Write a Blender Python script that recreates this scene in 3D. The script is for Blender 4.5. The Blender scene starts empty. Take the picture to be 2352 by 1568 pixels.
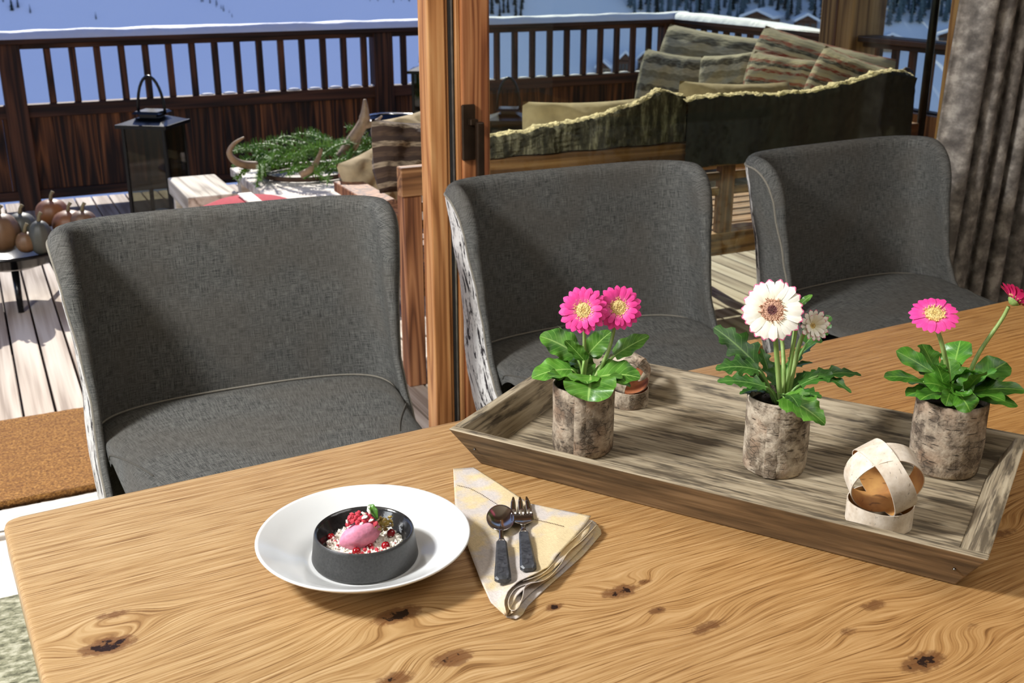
import bpy, bmesh, math, random
from mathutils import Vector, Matrix, Euler, noise as mnoise
R = math.radians
rnd = random.Random(7)
sc = bpy.context.scene
COL = sc.collection

# ---------------------------------------------------------------- camera
CAM_H = 1.48; PITCH = R(19.55); YAW = R(26.0); FPX = 2537.0
cam_d = bpy.data.cameras.new('camera'); cam = bpy.data.objects.new('camera', cam_d); COL.objects.link(cam)
cam.location = (0, 0, CAM_H); cam.rotation_euler = (R(90) - PITCH, 0, -YAW)
cam_d.sensor_width = 36; cam_d.lens = FPX / 2352 * 36; cam_d.clip_start = .05; cam_d.clip_end = 3000
cam_d.dof.use_dof = True; cam_d.dof.focus_distance = 1.62; cam_d.dof.aperture_fstop = 11
sc.camera = cam
# ---------------------------------------------------------------- sky, sun, added indoor lights, exposure
SUN_EL = R(38); SUN_AZ = R(9)
w = bpy.data.worlds.new('world'); sc.world = w; w.use_nodes = True
nt = w.node_tree; bg = nt.nodes['Background']
sky = nt.nodes.new('ShaderNodeTexSky'); sky.sky_type = 'NISHITA'; sky.sun_disc = False
sky.sun_elevation = SUN_EL; sky.sun_rotation = SUN_AZ; sky.altitude = 1500; sky.air_density = 1.0; sky.dust_density = .3; sky.ozone_density = 1.2
tint = nt.nodes.new('ShaderNodeMix'); tint.data_type = 'RGBA'; tint.blend_type = 'MULTIPLY'; tint.inputs[0].default_value = 1; tint.inputs[7].default_value = (.98, .98, 1.28, 1)
nt.links.new(sky.outputs[0], tint.inputs[6]); nt.links.new(tint.outputs[2], bg.inputs[0]); bg.inputs[1].default_value = .17
sd = bpy.data.lights.new('sun', 'SUN'); sd.energy = 6.0; sd.angle = R(.6); sd.color = (1, .95, .86)
so = bpy.data.objects.new('sun', sd); COL.objects.link(so)
sdir = Vector((math.sin(SUN_AZ) * math.cos(SUN_EL), math.cos(SUN_AZ) * math.cos(SUN_EL), math.sin(SUN_EL)))
so.rotation_euler = sdir.to_track_quat('Z', 'Y').to_euler(); so.location = (2, 8, 8)
def area(name, loc, target, sx, sy, power, col):
    d = bpy.data.lights.new(name, 'AREA'); d.shape = 'RECTANGLE'; d.size = sx; d.size_y = sy; d.energy = power; d.color = col
    o = bpy.data.objects.new(name, d); COL.objects.link(o); o.location = loc
    o.rotation_euler = (Vector(loc) - Vector(target)).to_track_quat('Z', 'Y').to_euler(); return o
area('left_key_light', (-1.65, 1.75, 2.95), (1.0, 1.4, .75), .5, .5, 150, (.97, .985, 1))  # added key light, placed so shadows fall to the right; no fixture behind it
area('overhead_fill_light', (1.9, .3, 3.0), (1.9, .9, 0), 2.0, 1.2, 22, (1, .98, .96))  # added soft fill from above, brightens the middle and right chairs
area('left_side_fill', (-2.45, .9, 1.75), (.8, .9, .75), 1.1, .9, 26, (.93, .97, 1))  # added fill standing in for daylight from the left, out of view
sc.view_settings.view_transform = 'Standard'; sc.view_settings.look = 'None'; sc.view_settings.exposure = 0.0; sc.view_settings.gamma = 1
sc.view_settings.use_curve_mapping = False
try:
    sc.cycles.use_denoising = True; sc.cycles.max_bounces = 5; sc.cycles.diffuse_bounces = 4; sc.cycles.glossy_bounces = 3; sc.cycles.adaptive_threshold = .04; sc.cycles.transparent_max_bounces = 12
    sc.cycles.caustics_reflective = False; sc.cycles.caustics_refractive = False; sc.cycles.sample_clamp_indirect = 6
except Exception: pass

# ---------------------------------------------------------------- pixel -> place
cfw = Vector((math.sin(YAW) * math.cos(PITCH), math.cos(YAW) * math.cos(PITCH), -math.sin(PITCH)))
crt = Vector((math.cos(YAW), -math.sin(YAW), 0)); cup = crt.cross(cfw); CP = Vector((0, 0, CAM_H))
def ray(x, y): return (cfw * FPX + crt * (x - 1176) - cup * (y - 784)).normalized()
def onz(x, y, z): d = ray(x, y); return CP + d * ((z - CAM_H) / d.z)
def ony(x, y, yy): d = ray(x, y); return CP + d * (yy / d.y)
def onx(x, y, xx): d = ray(x, y); return CP + d * (xx / d.x)
def atd(x, y, dep): d = ray(x, y); return CP + d * (dep / d.dot(cfw))
def depth(p): return (Vector(p) - CP).dot(cfw)

# ---------------------------------------------------------------- node helpers
class G:
    def __init__(s, name):
        s.m = bpy.data.materials.new(name); s.m.use_nodes = True; s.t = s.m.node_tree; s.t.nodes.clear()
        s.out = s.t.nodes.new('ShaderNodeOutputMaterial')
    def put(s, sock, v):
        if v is None: return
        if isinstance(v, bpy.types.NodeSocket): s.t.links.new(v, sock)
        elif isinstance(v, (tuple, list)) and len(v) == 3 and sock.type == 'RGBA': sock.default_value = (*v, 1)
        else: sock.default_value = v
    def tc(s, k='Object'): return s.t.nodes.new('ShaderNodeTexCoord').outputs[k]
    def map(s, v, scale=(1, 1, 1), loc=(0, 0, 0), rot=(0, 0, 0)):
        n = s.t.nodes.new('ShaderNodeMapping'); s.put(n.inputs['Vector'], v); n.inputs['Scale'].default_value = scale
        n.inputs['Location'].default_value = loc; n.inputs['Rotation'].default_value = rot; return n.outputs[0]
    def noise(s, v, sc_=5, det=3, rough=.5, dist=0, col=False):
        n = s.t.nodes.new('ShaderNodeTexNoise'); s.put(n.inputs['Vector'], v); n.inputs['Scale'].default_value = sc_
        n.inputs['Detail'].default_value = det; n.inputs['Roughness'].default_value = rough; n.inputs['Distortion'].default_value = dist
        return n.outputs['Color' if col else 'Fac']
    def vor(s, v, sc_=5, feat='F1', out='Distance', rand=1):
        n = s.t.nodes.new('ShaderNodeTexVoronoi'); n.feature = feat; s.put(n.inputs['Vector'], v); n.inputs['Scale'].default_value = sc_
        n.inputs['Randomness'].default_value = rand; return n.outputs[out]
    def wave(s, v, sc_=5, dist=0, det=2, dsc=1, dirn='X'):
        n = s.t.nodes.new('ShaderNodeTexWave'); n.bands_direction = dirn; s.put(n.inputs['Vector'], v); n.inputs['Scale'].default_value = sc_
        n.inputs['Distortion'].default_value = dist; n.inputs['Detail'].default_value = det; n.inputs['Detail Scale'].default_value = dsc; return n.outputs['Fac']
    def ramp(s, f, stops, interp='LINEAR'):
        n = s.t.nodes.new('ShaderNodeValToRGB'); s.put(n.inputs[0], f); e = n.color_ramp.elements; n.color_ramp.interpolation = interp
        while len(e) < len(stops): e.new(.5)
        for i, (p, c) in enumerate(stops):
            e[i].position = p; c = (c, c, c) if isinstance(c, (int, float)) else c; e[i].color = (*c, 1)
        return n.outputs[0]
    def math(s, op, a, b=0.0, c=0.0, clamp=False):
        n = s.t.nodes.new('ShaderNodeMath'); n.operation = op; n.use_clamp = clamp
        for i, v in enumerate((a, b, c)): s.put(n.inputs[i], v)
        return n.outputs[0]
    def mix(s, f, a, b, mode='MIX'):
        n = s.t.nodes.new('ShaderNodeMix'); n.data_type = 'RGBA'; n.blend_type = mode
        s.put(n.inputs[0], f); s.put(n.inputs[6], a); s.put(n.inputs[7], b); return n.outputs[2]
    def sep(s, v):
        n = s.t.nodes.new('ShaderNodeSeparateXYZ'); s.put(n.inputs[0], v); return n.outputs
    def comb(s, x, y, z):
        n = s.t.nodes.new('ShaderNodeCombineXYZ')
        for i, v in enumerate((x, y, z)): s.put(n.inputs[i], v)
        return n.outputs[0]
    def oinfo(s): return s.t.nodes.new('ShaderNodeObjectInfo').outputs['Random']
    def bump(s, h, st=.3, d=.002):
        n = s.t.nodes.new('ShaderNodeBump'); s.put(n.inputs['Height'], h); n.inputs['Strength'].default_value = st; n.inputs['Distance'].default_value = d
        return n.outputs[0]
    def bsdf(s, col, rough=.6, metal=0, bump=None, spec=None, coat=0, trans=0, sss=0, sheen=0, ior=None, alpha=None):
        n = s.t.nodes.new('ShaderNodeBsdfPrincipled'); s.put(n.inputs['Base Color'], col); s.put(n.inputs['Roughness'], rough); s.put(n.inputs['Metallic'], metal)
        if bump is not None: s.put(n.inputs['Normal'], bump)
        if spec is not None: s.put(n.inputs['Specular IOR Level'], spec)
        if coat: n.inputs['Coat Weight'].default_value = coat; n.inputs['Coat Roughness'].default_value = .1
        if trans: n.inputs['Transmission Weight'].default_value = trans
        if sss: n.inputs['Subsurface Weight'].default_value = sss; n.inputs['Subsurface Radius'].default_value = (.006, .003, .003); n.inputs['Subsurface Scale'].default_value = 1
        if sheen: n.inputs['Sheen Weight'].default_value = sheen
        if ior: n.inputs['IOR'].default_value = ior
        s.t.links.new(n.outputs[0], s.out.inputs[0]); return s.m

def srgb(r, g, b):
    f = lambda c: (c / 255) / 12.92 if c <= 10 else (((c / 255) + .055) / 1.055) ** 2.4
    return (f(r), f(g), f(b))
S = srgb
M = {}
def simple(name, col, rough=.6, metal=0, var=.15, nsc=30, bst=.15, bd=.001, **k):
    g = G(name); v = g.tc(); n = g.noise(v, nsc, 2)
    lo = tuple(c * (1 - var) for c in col); hi = tuple(min(1, c * (1 + var)) for c in col)
    M[name] = g.bsdf(g.ramp(n, [(.3, lo), (.7, hi)]), rough, metal, g.bump(n, bst, bd), **k); return M[name]
def wood(name, dark, mid, light, axis=2, sc_=1.0, rough=.6, vary=.25, bst=.35, bd=.0015, ring=9):
    """grain running along one local axis, tone differing from board to board"""
    g = G(name); v = g.tc(); r = g.oinfo()
    off = g.comb(g.math('MULTIPLY', r, 13.7), g.math('MULTIPLY', r, 31.1), g.math('MULTIPLY', r, 7.3))
    va = g.t.nodes.new('ShaderNodeVectorMath'); va.operation = 'ADD'; g.put(va.inputs[0], v); g.put(va.inputs[1], off)
    s_ = [10 * sc_] * 3; s_[axis] = .7 * sc_; v1 = g.map(va.outputs[0], s_)
    n1 = g.noise(v1, 1.0, 2, .5); rings = g.math('FRACT', g.math('MULTIPLY', n1, ring))
    rings = g.math('ABSOLUTE', g.math('SUBTRACT', rings, .5))
    s2 = [120 * sc_] * 3; s2[axis] = 2.5 * sc_; fib = g.noise(g.map(va.outputs[0], s2), 1, 2)
    f = g.math('ADD', g.math('MULTIPLY', rings, 1.1), g.math('MULTIPLY', g.math('SUBTRACT', fib, .5), .9))
    c = g.ramp(f, [(.02, dark), (.28, mid), (.6, light)])
    k = g.math('ADD', g.math('MULTIPLY', r, 2 * vary), 1 - vary); c = g.mix(1, c, g.comb(k, k, k), 'MULTIPLY')
    M[name] = g.bsdf(c, rough, 0, g.bump(fib, bst, bd)); return M[name]

# ---------------------------------------------------------------- mesh helpers
def mesh(name, vs, fs, uvs=None, smooth=False, mats=None, midx=None):
    me = bpy.data.meshes.new(name); me.from_pydata([tuple(v) for v in vs], [], fs)
    if uvs is not None:
        l = me.uv_layers.new(name='uv')
        for p in me.polygons:
            for li, vi in zip(p.loop_indices, p.vertices): l.data[li].uv = uvs[vi]
    if smooth: me.polygons.foreach_set('use_smooth', [True] * len(me.polygons))
    for m in (mats or []): me.materials.append(m)
    if midx: me.polygons.foreach_set('material_index', midx)
    me.update(); return me
def link(name, me, mat=None, parent=None, loc=None, rot=None, scale=None):
    o = bpy.data.objects.new(name, me); COL.objects.link(o)
    if mat is not None and me is not None and not me.materials: me.materials.append(M[mat] if isinstance(mat, str) else mat)
    if parent: o.parent = parent
    if loc is not None: o.location = loc
    if rot is not None: o.rotation_euler = rot
    if scale is not None: o.scale = scale
    return o
def thing(name, label, cat, loc=(0, 0, 0), rz=0, group=None):
    o = bpy.data.objects.new(name, None); COL.objects.link(o); o.empty_display_size = .05; o.location = loc; o.rotation_euler = (0, 0, rz)
    return tag(o, label, cat, group)
def tag(o, label, cat, group=None, kind=None):
    if label: o['label'] = label
    if cat: o['category'] = cat
    if group: o['group'] = group
    if kind: o['kind'] = kind
    return o
def struct(o, label=None): o['kind'] = 'structure'; (label and o.__setitem__('label', label)); return o
def copy_tree(o, parent=None):
    c = o.copy(); COL.objects.link(c); c.parent = parent
    for ch in list(o.children): copy_tree(ch, c)
    return c
class MB:
    """collects vertices and faces into one mesh"""
    def __init__(s): s.v = []; s.f = []
    def add(s, vs, fs):
        b = len(s.v); s.v += [tuple(v) for v in vs]; s.f += [[i + b for i in f] for f in fs]; return s
    def box(s, x0, x1, y0, y1, z0, z1, m=None, c=0.0):
        """box with chamfered edges (c)"""
        if c <= 0:
            vs = [Vector((x, y, z)) for z in (z0, z1) for y in (y0, y1) for x in (x0, x1)]
            fs = [[0, 2, 3, 1], [4, 5, 7, 6], [0, 1, 5, 4], [2, 6, 7, 3], [0, 4, 6, 2], [1, 3, 7, 5]]
        else:
            bm = bmesh.new(); bmesh.ops.create_cube(bm, size=1)
            for v in bm.verts: v.co = Vector(((x0 + x1) / 2 + v.co.x * (x1 - x0), (y0 + y1) / 2 + v.co.y * (y1 - y0), (z0 + z1) / 2 + v.co.z * (z1 - z0)))
            bmesh.ops.bevel(bm, geom=bm.edges[:], offset=c, segments=1 if c < .004 else 2, profile=.5, affect='EDGES'); bm.verts.index_update()
            vs = [v.co.copy() for v in bm.verts]; fs = [[v.index for v in f.verts] for f in bm.faces]; bm.free()
        if m is not None: vs = [m @ v for v in vs]
        return s.add(vs, fs)
    def tube(s, path, rad, n=8, cap=True, flat=1.0):
        path = [Vector(p) for p in path]; k = len(path); rad = rad if isinstance(rad, (list, tuple)) else [rad] * k
        vs = []; up = None
        for i, p in enumerate(path):
            t = (path[min(i + 1, k - 1)] - path[max(i - 1, 0)]).normalized()
            if up is None: up = Vector((0, 0, 1)) if abs(t.z) < .9 else Vector((1, 0, 0))
            a = t.cross(up).normalized(); up = a.cross(t).normalized()
            for j in range(n):
                q = 2 * math.pi * j / n; vs.append(p + (a * math.cos(q) + up * math.sin(q) * flat) * rad[i])
        fs = [[i * n + j, i * n + (j + 1) % n, (i + 1) * n + (j + 1) % n, (i + 1) * n + j] for i in range(k - 1) for j in range(n)]
        if cap: fs += [list(range(n))[::-1], [(k - 1) * n + j for j in range(n)]]
        return s.add(vs, fs)
    def lathe(s, prof, n=48, wob=None, cap=True):
        k = len(prof); vs = []
        for i, (r, z) in enumerate(prof):
            for j in range(n):
                q = 2 * math.pi * j / n; rr = r * (1 + (wob(q, z) if wob else 0)); vs.append((rr * math.cos(q), rr * math.sin(q), z))
        fs = [[i * n + j, i * n + (j + 1) % n, (i + 1) * n + (j + 1) % n, (i + 1) * n + j] for i in range(k - 1) for j in range(n)]
        if cap and prof[0][0] > 1e-5: fs.append(list(range(n))[::-1])
        if cap and prof[-1][0] > 1e-5: fs.append([(k - 1) * n + j for j in range(n)])
        return s.add(vs, fs)
    def grid(s, fn, nu, nv, closed_u=False):
        vs = [fn(i / nu, j / nv) for j in range(nv + 1) for i in range(nu + 1)]
        fs = [[j * (nu + 1) + i, j * (nu + 1) + i + 1, (j + 1) * (nu + 1) + i + 1, (j + 1) * (nu + 1) + i] for j in range(nv) for i in range(nu)]
        return s.add(vs, fs)
    def build(s, name, mat, parent=None, smooth=False, **k):
        return link(name, mesh(name, s.v, s.f, smooth=smooth), mat, parent, **k)
def box(name, mat, parent, x0, x1, y0, y1, z0, z1, c=.003): return MB().box(x0, x1, y0, y1, z0, z1, c=c).build(name, mat, parent)
def gridobj(name, fn, nu, nv, mat, parent=None, uvf=None, solid=0, smooth=True, off=-1, sub=0):
    vs = []; uv = []
    for j in range(nv + 1):
        for i in range(nu + 1):
            vs.append(fn(i / nu, j / nv)); uv.append(uvf(i / nu, j / nv) if uvf else (i / nu, j / nv))
    fs = [[j * (nu + 1) + i, j * (nu + 1) + i + 1, (j + 1) * (nu + 1) + i + 1, (j + 1) * (nu + 1) + i] for j in range(nv) for i in range(nu)]
    o = link(name, mesh(name, vs, fs, uv, smooth), mat, parent)
    if solid: q = o.modifiers.new('thick', 'SOLIDIFY'); q.thickness = solid; q.offset = off
    if sub: q = o.modifiers.new('sub', 'SUBSURF'); q.levels = sub; q.render_levels = sub
    return o
def lerp(a, b, t): return a + (b - a) * t
def sstep(a, b, x): t = max(0, min(1, (x - a) / (b - a))); return t * t * (3 - 2 * t)
def interp(tab, x):
    if x <= tab[0][0]: return tab[0][1:]
    for p, q in zip(tab, tab[1:]):
        if x <= q[0]:
            t = (x - p[0]) / (q[0] - p[0]); t = t * t * (3 - 2 * t) * .5 + t * .5
            return tuple(lerp(a, b, t) for a, b in zip(p[1:], q[1:]))
    return tab[-1][1:]
# ================================================================ materials
TZ = .75; TROT = R(3.1); T0 = onz(14, 1194, TZ)
def tloc(px, py):
    p = onz(px, py, TZ) - T0; c, s_ = math.cos(-TROT), math.sin(-TROT); return (p.x * c - p.y * s_, p.x * s_ + p.y * c)
KNOTS = [(258, 1412, .06, .022, .042, .6), (248, 1482, .07, .03, .055, 1), (912, 1412, .075, .028, .055, 1), (1425, 1358, .06, .026, .05, .9), (1508, 1402, .03, .014, .02, .9),
         (1480, 1335, .03, .012, .012, .8), (1272, 1394, .03, .012, .016, 1), (1625, 1440, .07, .022, .045, .7), (2005, 1390, .06, .02, .035, .7), (2120, 1520, .08, .03, .05, .9),
         (1040, 1512, .06, .028, .045, .9), (905, 1560, .06, .025, .04, .8), (1946, 1450, .04, .018, .02, .6), (2305, 1225, .07, .025, .045, .6), (2230, 1440, .05, .02, .03, .4)]
def oak_table():
    """grain lines follow the figure stored on the tabletop mesh (attributes grain, knot)"""
    g = G('oak_table'); v = g.tc(); x = g.sep(v)[0]
    at = g.t.nodes.new('ShaderNodeAttribute'); at.attribute_name = 'grain'; f = at.outputs['Fac']; at = g.t.nodes.new('ShaderNodeAttribute'); at.attribute_name = 'knot'; core = at.outputs['Fac']
    ring = g.math('PINGPONG', g.math('MULTIPLY', f, 150), 1.0)
    pores = g.noise(g.comb(g.math('MULTIPLY', x, 11), g.math('MULTIPLY', f, 480), 0), 1, 2, .6); streak = g.noise(g.comb(g.math('MULTIPLY', x, 3.5), g.math('MULTIPLY', f, 120), 0), 1, 3, .65)
    tone = g.noise(g.map(v, (1.1, 3.2, 1)), 1, 1)
    t = g.math('ADD', g.math('MULTIPLY', ring, .08), g.math('ADD', g.math('MULTIPLY', pores, .86), g.math('MULTIPLY', streak, .50)))
    c = g.ramp(t, [(.46, S(112, 84, 52)), (.62, S(154, 122, 80)), (.74, S(174, 145, 102)), (.92, S(192, 166, 126))])
    c = g.mix(g.math('MULTIPLY', g.ramp(tone, [(.3, .6), (.7, 1)]), g.ramp(g.math('MULTIPLY', x, .4), [(.06, .2), (.62, 1)])), c, g.mix(1, c, (1.07, .75, .40), 'MULTIPLY'))  # warmer to the right; the paler left has sky glare painted into the wood
    c = g.mix(g.math('MULTIPLY', g.ramp(pores, [(.28, 1), (.42, 0)]), .55), c, S(98, 60, 28))
    fine = g.noise(v, 95, 3, .65); cc = g.math('ADD', core, g.math('MULTIPLY', g.math('SUBTRACT', fine, .5), 1.3))
    c = g.mix(g.math('MULTIPLY', g.ramp(core, [(0, 0), (.35, .7), (1, .9)]), g.ramp(cc, [(.22, .05), (.55, 1)])), c, S(100, 62, 34))
    hole = g.ramp(cc, [(.80, 0), (.90, 1)]); c = g.mix(hole, c, S(36, 22, 16))
    return g.bsdf(c, g.ramp(streak, [(.3, .42), (.7, .33)]), 0, g.bump(pores, .2, .0012), spec=.42)
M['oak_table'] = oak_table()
wood('oak_leg', S(110, 70, 32), S(160, 110, 58), S(190, 142, 86), 2, 1)
def weathered(name, axis):
    g = G(name); v = g.tc(); r = g.oinfo(); off = g.comb(g.math('MULTIPLY', r, 9), g.math('MULTIPLY', r, 5), g.math('MULTIPLY', r, 17))
    va = g.t.nodes.new('ShaderNodeVectorMath'); va.operation = 'ADD'; g.put(va.inputs[0], v); g.put(va.inputs[1], off); v = va.outputs[0]
    s1 = [170] * 3; s1[axis] = 9; s2 = [85] * 3; s2[axis] = 14; s3 = [34] * 3; s3[axis] = 7
    fib = g.noise(g.map(v, s1), 1, 3, .6); blot = g.noise(g.map(v, s2), 1, 3, .65); big = g.noise(g.map(v, s3), 1, 2, .55)
    c = g.ramp(fib, [(.28, S(98, 86, 68)), (.46, S(156, 141, 115)), (.75, S(192, 177, 150))])
    c = g.mix(g.ramp(g.math('ADD', g.math('MULTIPLY', blot, .62), g.math('ADD', g.math('MULTIPLY', big, .5), g.math('MULTIPLY', fib, .12))), [(.53, .85), (.63, 0)]), c, S(48, 42, 33))
    c = g.mix(g.ramp(big, [(.35, .35), (.6, 0)]), c, S(122, 104, 78))
    crack = g.ramp(g.noise(g.map(v, [k * 1.4 for k in s1]), 1, 2), [(.30, 1), (.36, 0)]); c = g.mix(g.math('MULTIPLY', crack, .6), c, S(38, 30, 22))
    M[name] = g.bsdf(c, .72, 0, g.bump(fib, .5, .0016))
weathered('tray_long', 0); weathered('tray_cross', 1)
def traybrown(name, axis):
    g = G(name); v = g.tc(); s1 = [110] * 3; s1[axis] = 6; s2 = [30] * 3; s2[axis] = 5
    fib = g.noise(g.map(v, s1), 1, 3, .6); blot = g.noise(g.map(v, s2), 1, 4, .6, .3)
    c = g.ramp(fib, [(.3, S(84, 68, 50)), (.55, S(132, 110, 82)), (.8, S(164, 142, 112))]); c = g.mix(g.ramp(blot, [(.3, .75), (.55, 0)]), c, S(46, 37, 27))
    M[name] = g.bsdf(c, .66, 0, g.bump(fib, .4, .0012))
traybrown('tray_outer', 0)
def bark(name, base, dark, pale, warm):
    g = G(name); v = g.tc(); r = g.oinfo(); off = g.comb(r, g.math('MULTIPLY', r, 3), g.math('MULTIPLY', r, 5))
    va = g.t.nodes.new('ShaderNodeVectorMath'); va.operation = 'ADD'; g.put(va.inputs[0], v); g.put(va.inputs[1], off); v = va.outputs[0]
    n1 = g.noise(v, 34, 4, .65); n2 = g.noise(v, 95, 3, .65); lent = g.noise(g.map(v, (50, 50, 330)), 1, 2); crack = g.vor(g.map(v, (60, 60, 110)), 1, 'DISTANCE_TO_EDGE')
    c = g.ramp(n2, [(.3, base), (.7, pale)]); c = g.mix(g.ramp(n1, [(.40, .9), (.56, 0)]), c, dark)
    c = g.mix(g.ramp(g.noise(v, 18, 3), [(.52, 0), (.7, .55)]), c, warm)
    c = g.mix(g.ramp(lent, [(.30, .95), (.37, 0)]), c, tuple(k * .45 for k in dark))
    ck = g.math('MULTIPLY', g.ramp(crack, [(.0, 1), (.06, 0)]), g.ramp(n1, [(.4, 1), (.55, 0)])); c = g.mix(ck, c, tuple(k * .35 for k in dark))
    h = g.math('ADD', g.math('MULTIPLY', n1, .8), g.math('ADD', g.math('MULTIPLY', n2, .5), g.math('MULTIPLY', ck, -.5)))
    M[name] = g.bsdf(c, .8, 0, g.bump(n1, .9, .004))
bark('bark_grey', S(142, 124, 104), S(88, 74, 60), S(186, 170, 148), S(170, 134, 104))
bark('bark_pale', S(162, 146, 126), S(104, 88, 70), S(204, 190, 168), S(182, 144, 114))
def birch_white():
    g = G('birch_white'); v = g.tc(); n = g.noise(v, 70, 4, .6); l = g.noise(g.map(v, (300, 90, 90), rot=(.3, .2, .5)), 1, 2)
    c = g.ramp(n, [(.3, S(206, 188, 165)), (.65, S(236, 224, 207))]); c = g.mix(g.ramp(l, [(.27, .6), (.33, 0)]), c, S(112, 92, 74)); c = g.mix(g.ramp(g.noise(v, 260, 2), [(.68, 0), (.76, .6)]), c, S(130, 120, 110))
    M['birch_white'] = g.bsdf(c, .6, 0, g.bump(n, .25, .001))
    g = G('birch_inner'); v = g.tc(); n = g.noise(v, 40, 3); l = g.noise(g.map(v, (40, 40, 260)), 1, 2)
    c = g.ramp(n, [(.3, S(168, 112, 60)), (.7, S(214, 164, 96))]); c = g.mix(g.ramp(l, [(.29, .7), (.36, 0)]), c, S(96, 58, 30)); M['birch_inner'] = g.bsdf(c, .5)
    g = G('birch_inner_red'); v = g.tc(); n = g.noise(v, 40, 3); M['birch_inner_red'] = g.bsdf(g.ramp(n, [(.3, S(140, 80, 46)), (.7, S(196, 122, 78))]), .55)
birch_white()
def linen():
    g = G('linen'); v = g.tc(); n = g.noise(v, 22, 3, .55); w1 = g.noise(g.map(v, (700, 160, 300)), 1, 2); w2 = g.noise(g.map(v, (160, 700, 300)), 1, 2)
    c = g.ramp(n, [(.42, S(206, 196, 188)), (.56, S(222, 200, 156))]); wv = g.math('ADD', g.math('MULTIPLY', w1, .5), g.math('MULTIPLY', w2, .5))
    k = g.ramp(wv, [(.35, .80), (.65, 1.0)]); c = g.mix(1, c, k, 'MULTIPLY'); M['linen'] = g.bsdf(c, .9, 0, g.bump(w1, .4, .0008))
linen()
def fabric(name, lo, hi, warm):
    g = G(name); uv = g.tc('UV'); a = g.noise(g.map(uv, (38, 640, 1)), 1, 2, .65); b = g.noise(g.map(uv, (640, 32, 1)), 1, 2, .65); big = g.noise(uv, 7, 1); fine = g.noise(uv, 800, 0)
    t = g.math('ADD', g.math('MULTIPLY', a, .40), g.math('ADD', g.math('MULTIPLY', b, .40), g.math('MULTIPLY', fine, .20)))
    c = g.ramp(t, [(.38, lo), (.50, tuple((p + q) / 2 for p, q in zip(lo, hi))), (.62, hi)]); c = g.mix(g.ramp(big, [(.42, 0), (.62, .4)]), c, warm)
    M[name] = g.bsdf(c, .95, 0, g.bump(a, .4, .0012), spec=.12)
fabric('chair_fabric', S(38, 39, 40), S(120, 119, 114), S(92, 87, 80))
simple('piping', S(128, 122, 110), .9, nsc=400)
simple('piping_dark', S(78, 75, 68), .9, nsc=400)
def print_cloth():
    g = G('print_cloth'); uv = g.tc('UV'); n = g.noise(g.map(uv, (34, 16, 1)), 1, 4, .7, 1.0); n2 = g.noise(uv, 150, 2)
    f = g.math('ADD', n, g.math('MULTIPLY', g.math('SUBTRACT', n2, .5), .10)); c = g.ramp(f, [(.43, S(34, 28, 30)), (.455, S(206, 202, 196)), (.60, S(222, 219, 214)), (.64, S(170, 164, 160))])
    M['print_cloth'] = g.bsdf(c, .9)
print_cloth()
def velvet():
    g = G('curtain_velvet'); uv = g.tc('UV'); n = g.noise(g.map(uv, (22, 15, 1)), 1, 4, .62); c = g.ramp(n, [(.38, S(96, 88, 81)), (.52, S(134, 125, 116)), (.64, S(178, 168, 156))])
    M['curtain_velvet'] = g.bsdf(c, .8, 0, g.bump(n, .2, .002))
velvet()
g = G('porcelain'); M['porcelain'] = g.bsdf(g.ramp(g.noise(g.tc(), 4, 2), [(.3, S(222, 223, 221)), (.7, S(228, 228, 226))]), .16, spec=.5, coat=.25)
def stoneware():
    g = G('stoneware_matte'); v = g.tc(); n = g.noise(v, 380, 3); M['stoneware_matte'] = g.bsdf(g.ramp(n, [(.3, S(44, 44, 44)), (.7, S(62, 62, 61))]), .42, 0, g.bump(n, .2, .0006))
    g = G('stoneware_glaze'); v = g.tc(); n = g.noise(v, 90, 3); M['stoneware_glaze'] = g.bsdf(g.ramp(n, [(.3, S(30, 30, 31)), (.7, S(44, 44, 45))]), .14, 0, g.bump(n, .25, .002), coat=.4)
stoneware()
simple('steel', S(196, 190, 182), .16, 1, .05, 40, .05); simple('dark_steel', S(120, 116, 110), .25, 1, .1)
def horn():
    g = G('handle_black'); v = g.tc(); n = g.noise(v, 120, 4, .6, 1); M['handle_black'] = g.bsdf(g.ramp(n, [(.35, S(38, 40, 43)), (.7, S(78, 80, 84))]), .32, 0, g.bump(n, .1, .0005))
horn()
simple('sorbet', S(222, 142, 168), .55, 0, .10, 240, .5, .0012, sss=.35); simple('crumb_white', S(246, 242, 230), .8, 0, .08, 500, .4); simple('crumb_red', S(206, 62, 78), .5, 0, .3, 300, .4, sss=.2)
simple('redcurrant', S(150, 8, 22), .08, 0, .2, 60, .02, coat=.6, sss=.2); simple('gold_jelly', S(176, 150, 70), .12, 0, .35, 160, .3, trans=.3); simple('mint', S(74, 122, 36), .4, 0, .4, 130, .4)
simple('soil', S(34, 26, 20), .9, 0, .5, 220, 1, .006)
def leafm(name, lo, hi, vein):
    g = G(name); uv = g.tc('UV'); X = g.sep(uv); r = g.oinfo(); a = g.math('ABSOLUTE', g.math('SUBTRACT', X[0], .5))
    rib = g.ramp(a, [(.012, 1), (.035, 0)]); sv = g.math('FRACT', g.math('MULTIPLY', g.math('SUBTRACT', X[1], g.math('MULTIPLY', a, .55)), 7)); sv = g.ramp(g.math('ABSOLUTE', g.math('SUBTRACT', sv, .5)), [(.02, .8), (.07, 0)])
    n = g.noise(g.tc(), 45, 3); c = g.ramp(n, [(.3, lo), (.7, hi)]); k = g.math('ADD', g.math('MULTIPLY', r, .5), .75); c = g.mix(1, c, g.comb(k, k, k), 'MULTIPLY')
    vv = g.math('MAXIMUM', rib, g.math('MULTIPLY', sv, .55)); c = g.mix(vv, c, vein); M[name] = g.bsdf(c, .36, 0, g.bump(n, .5, .002), spec=.45)
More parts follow.
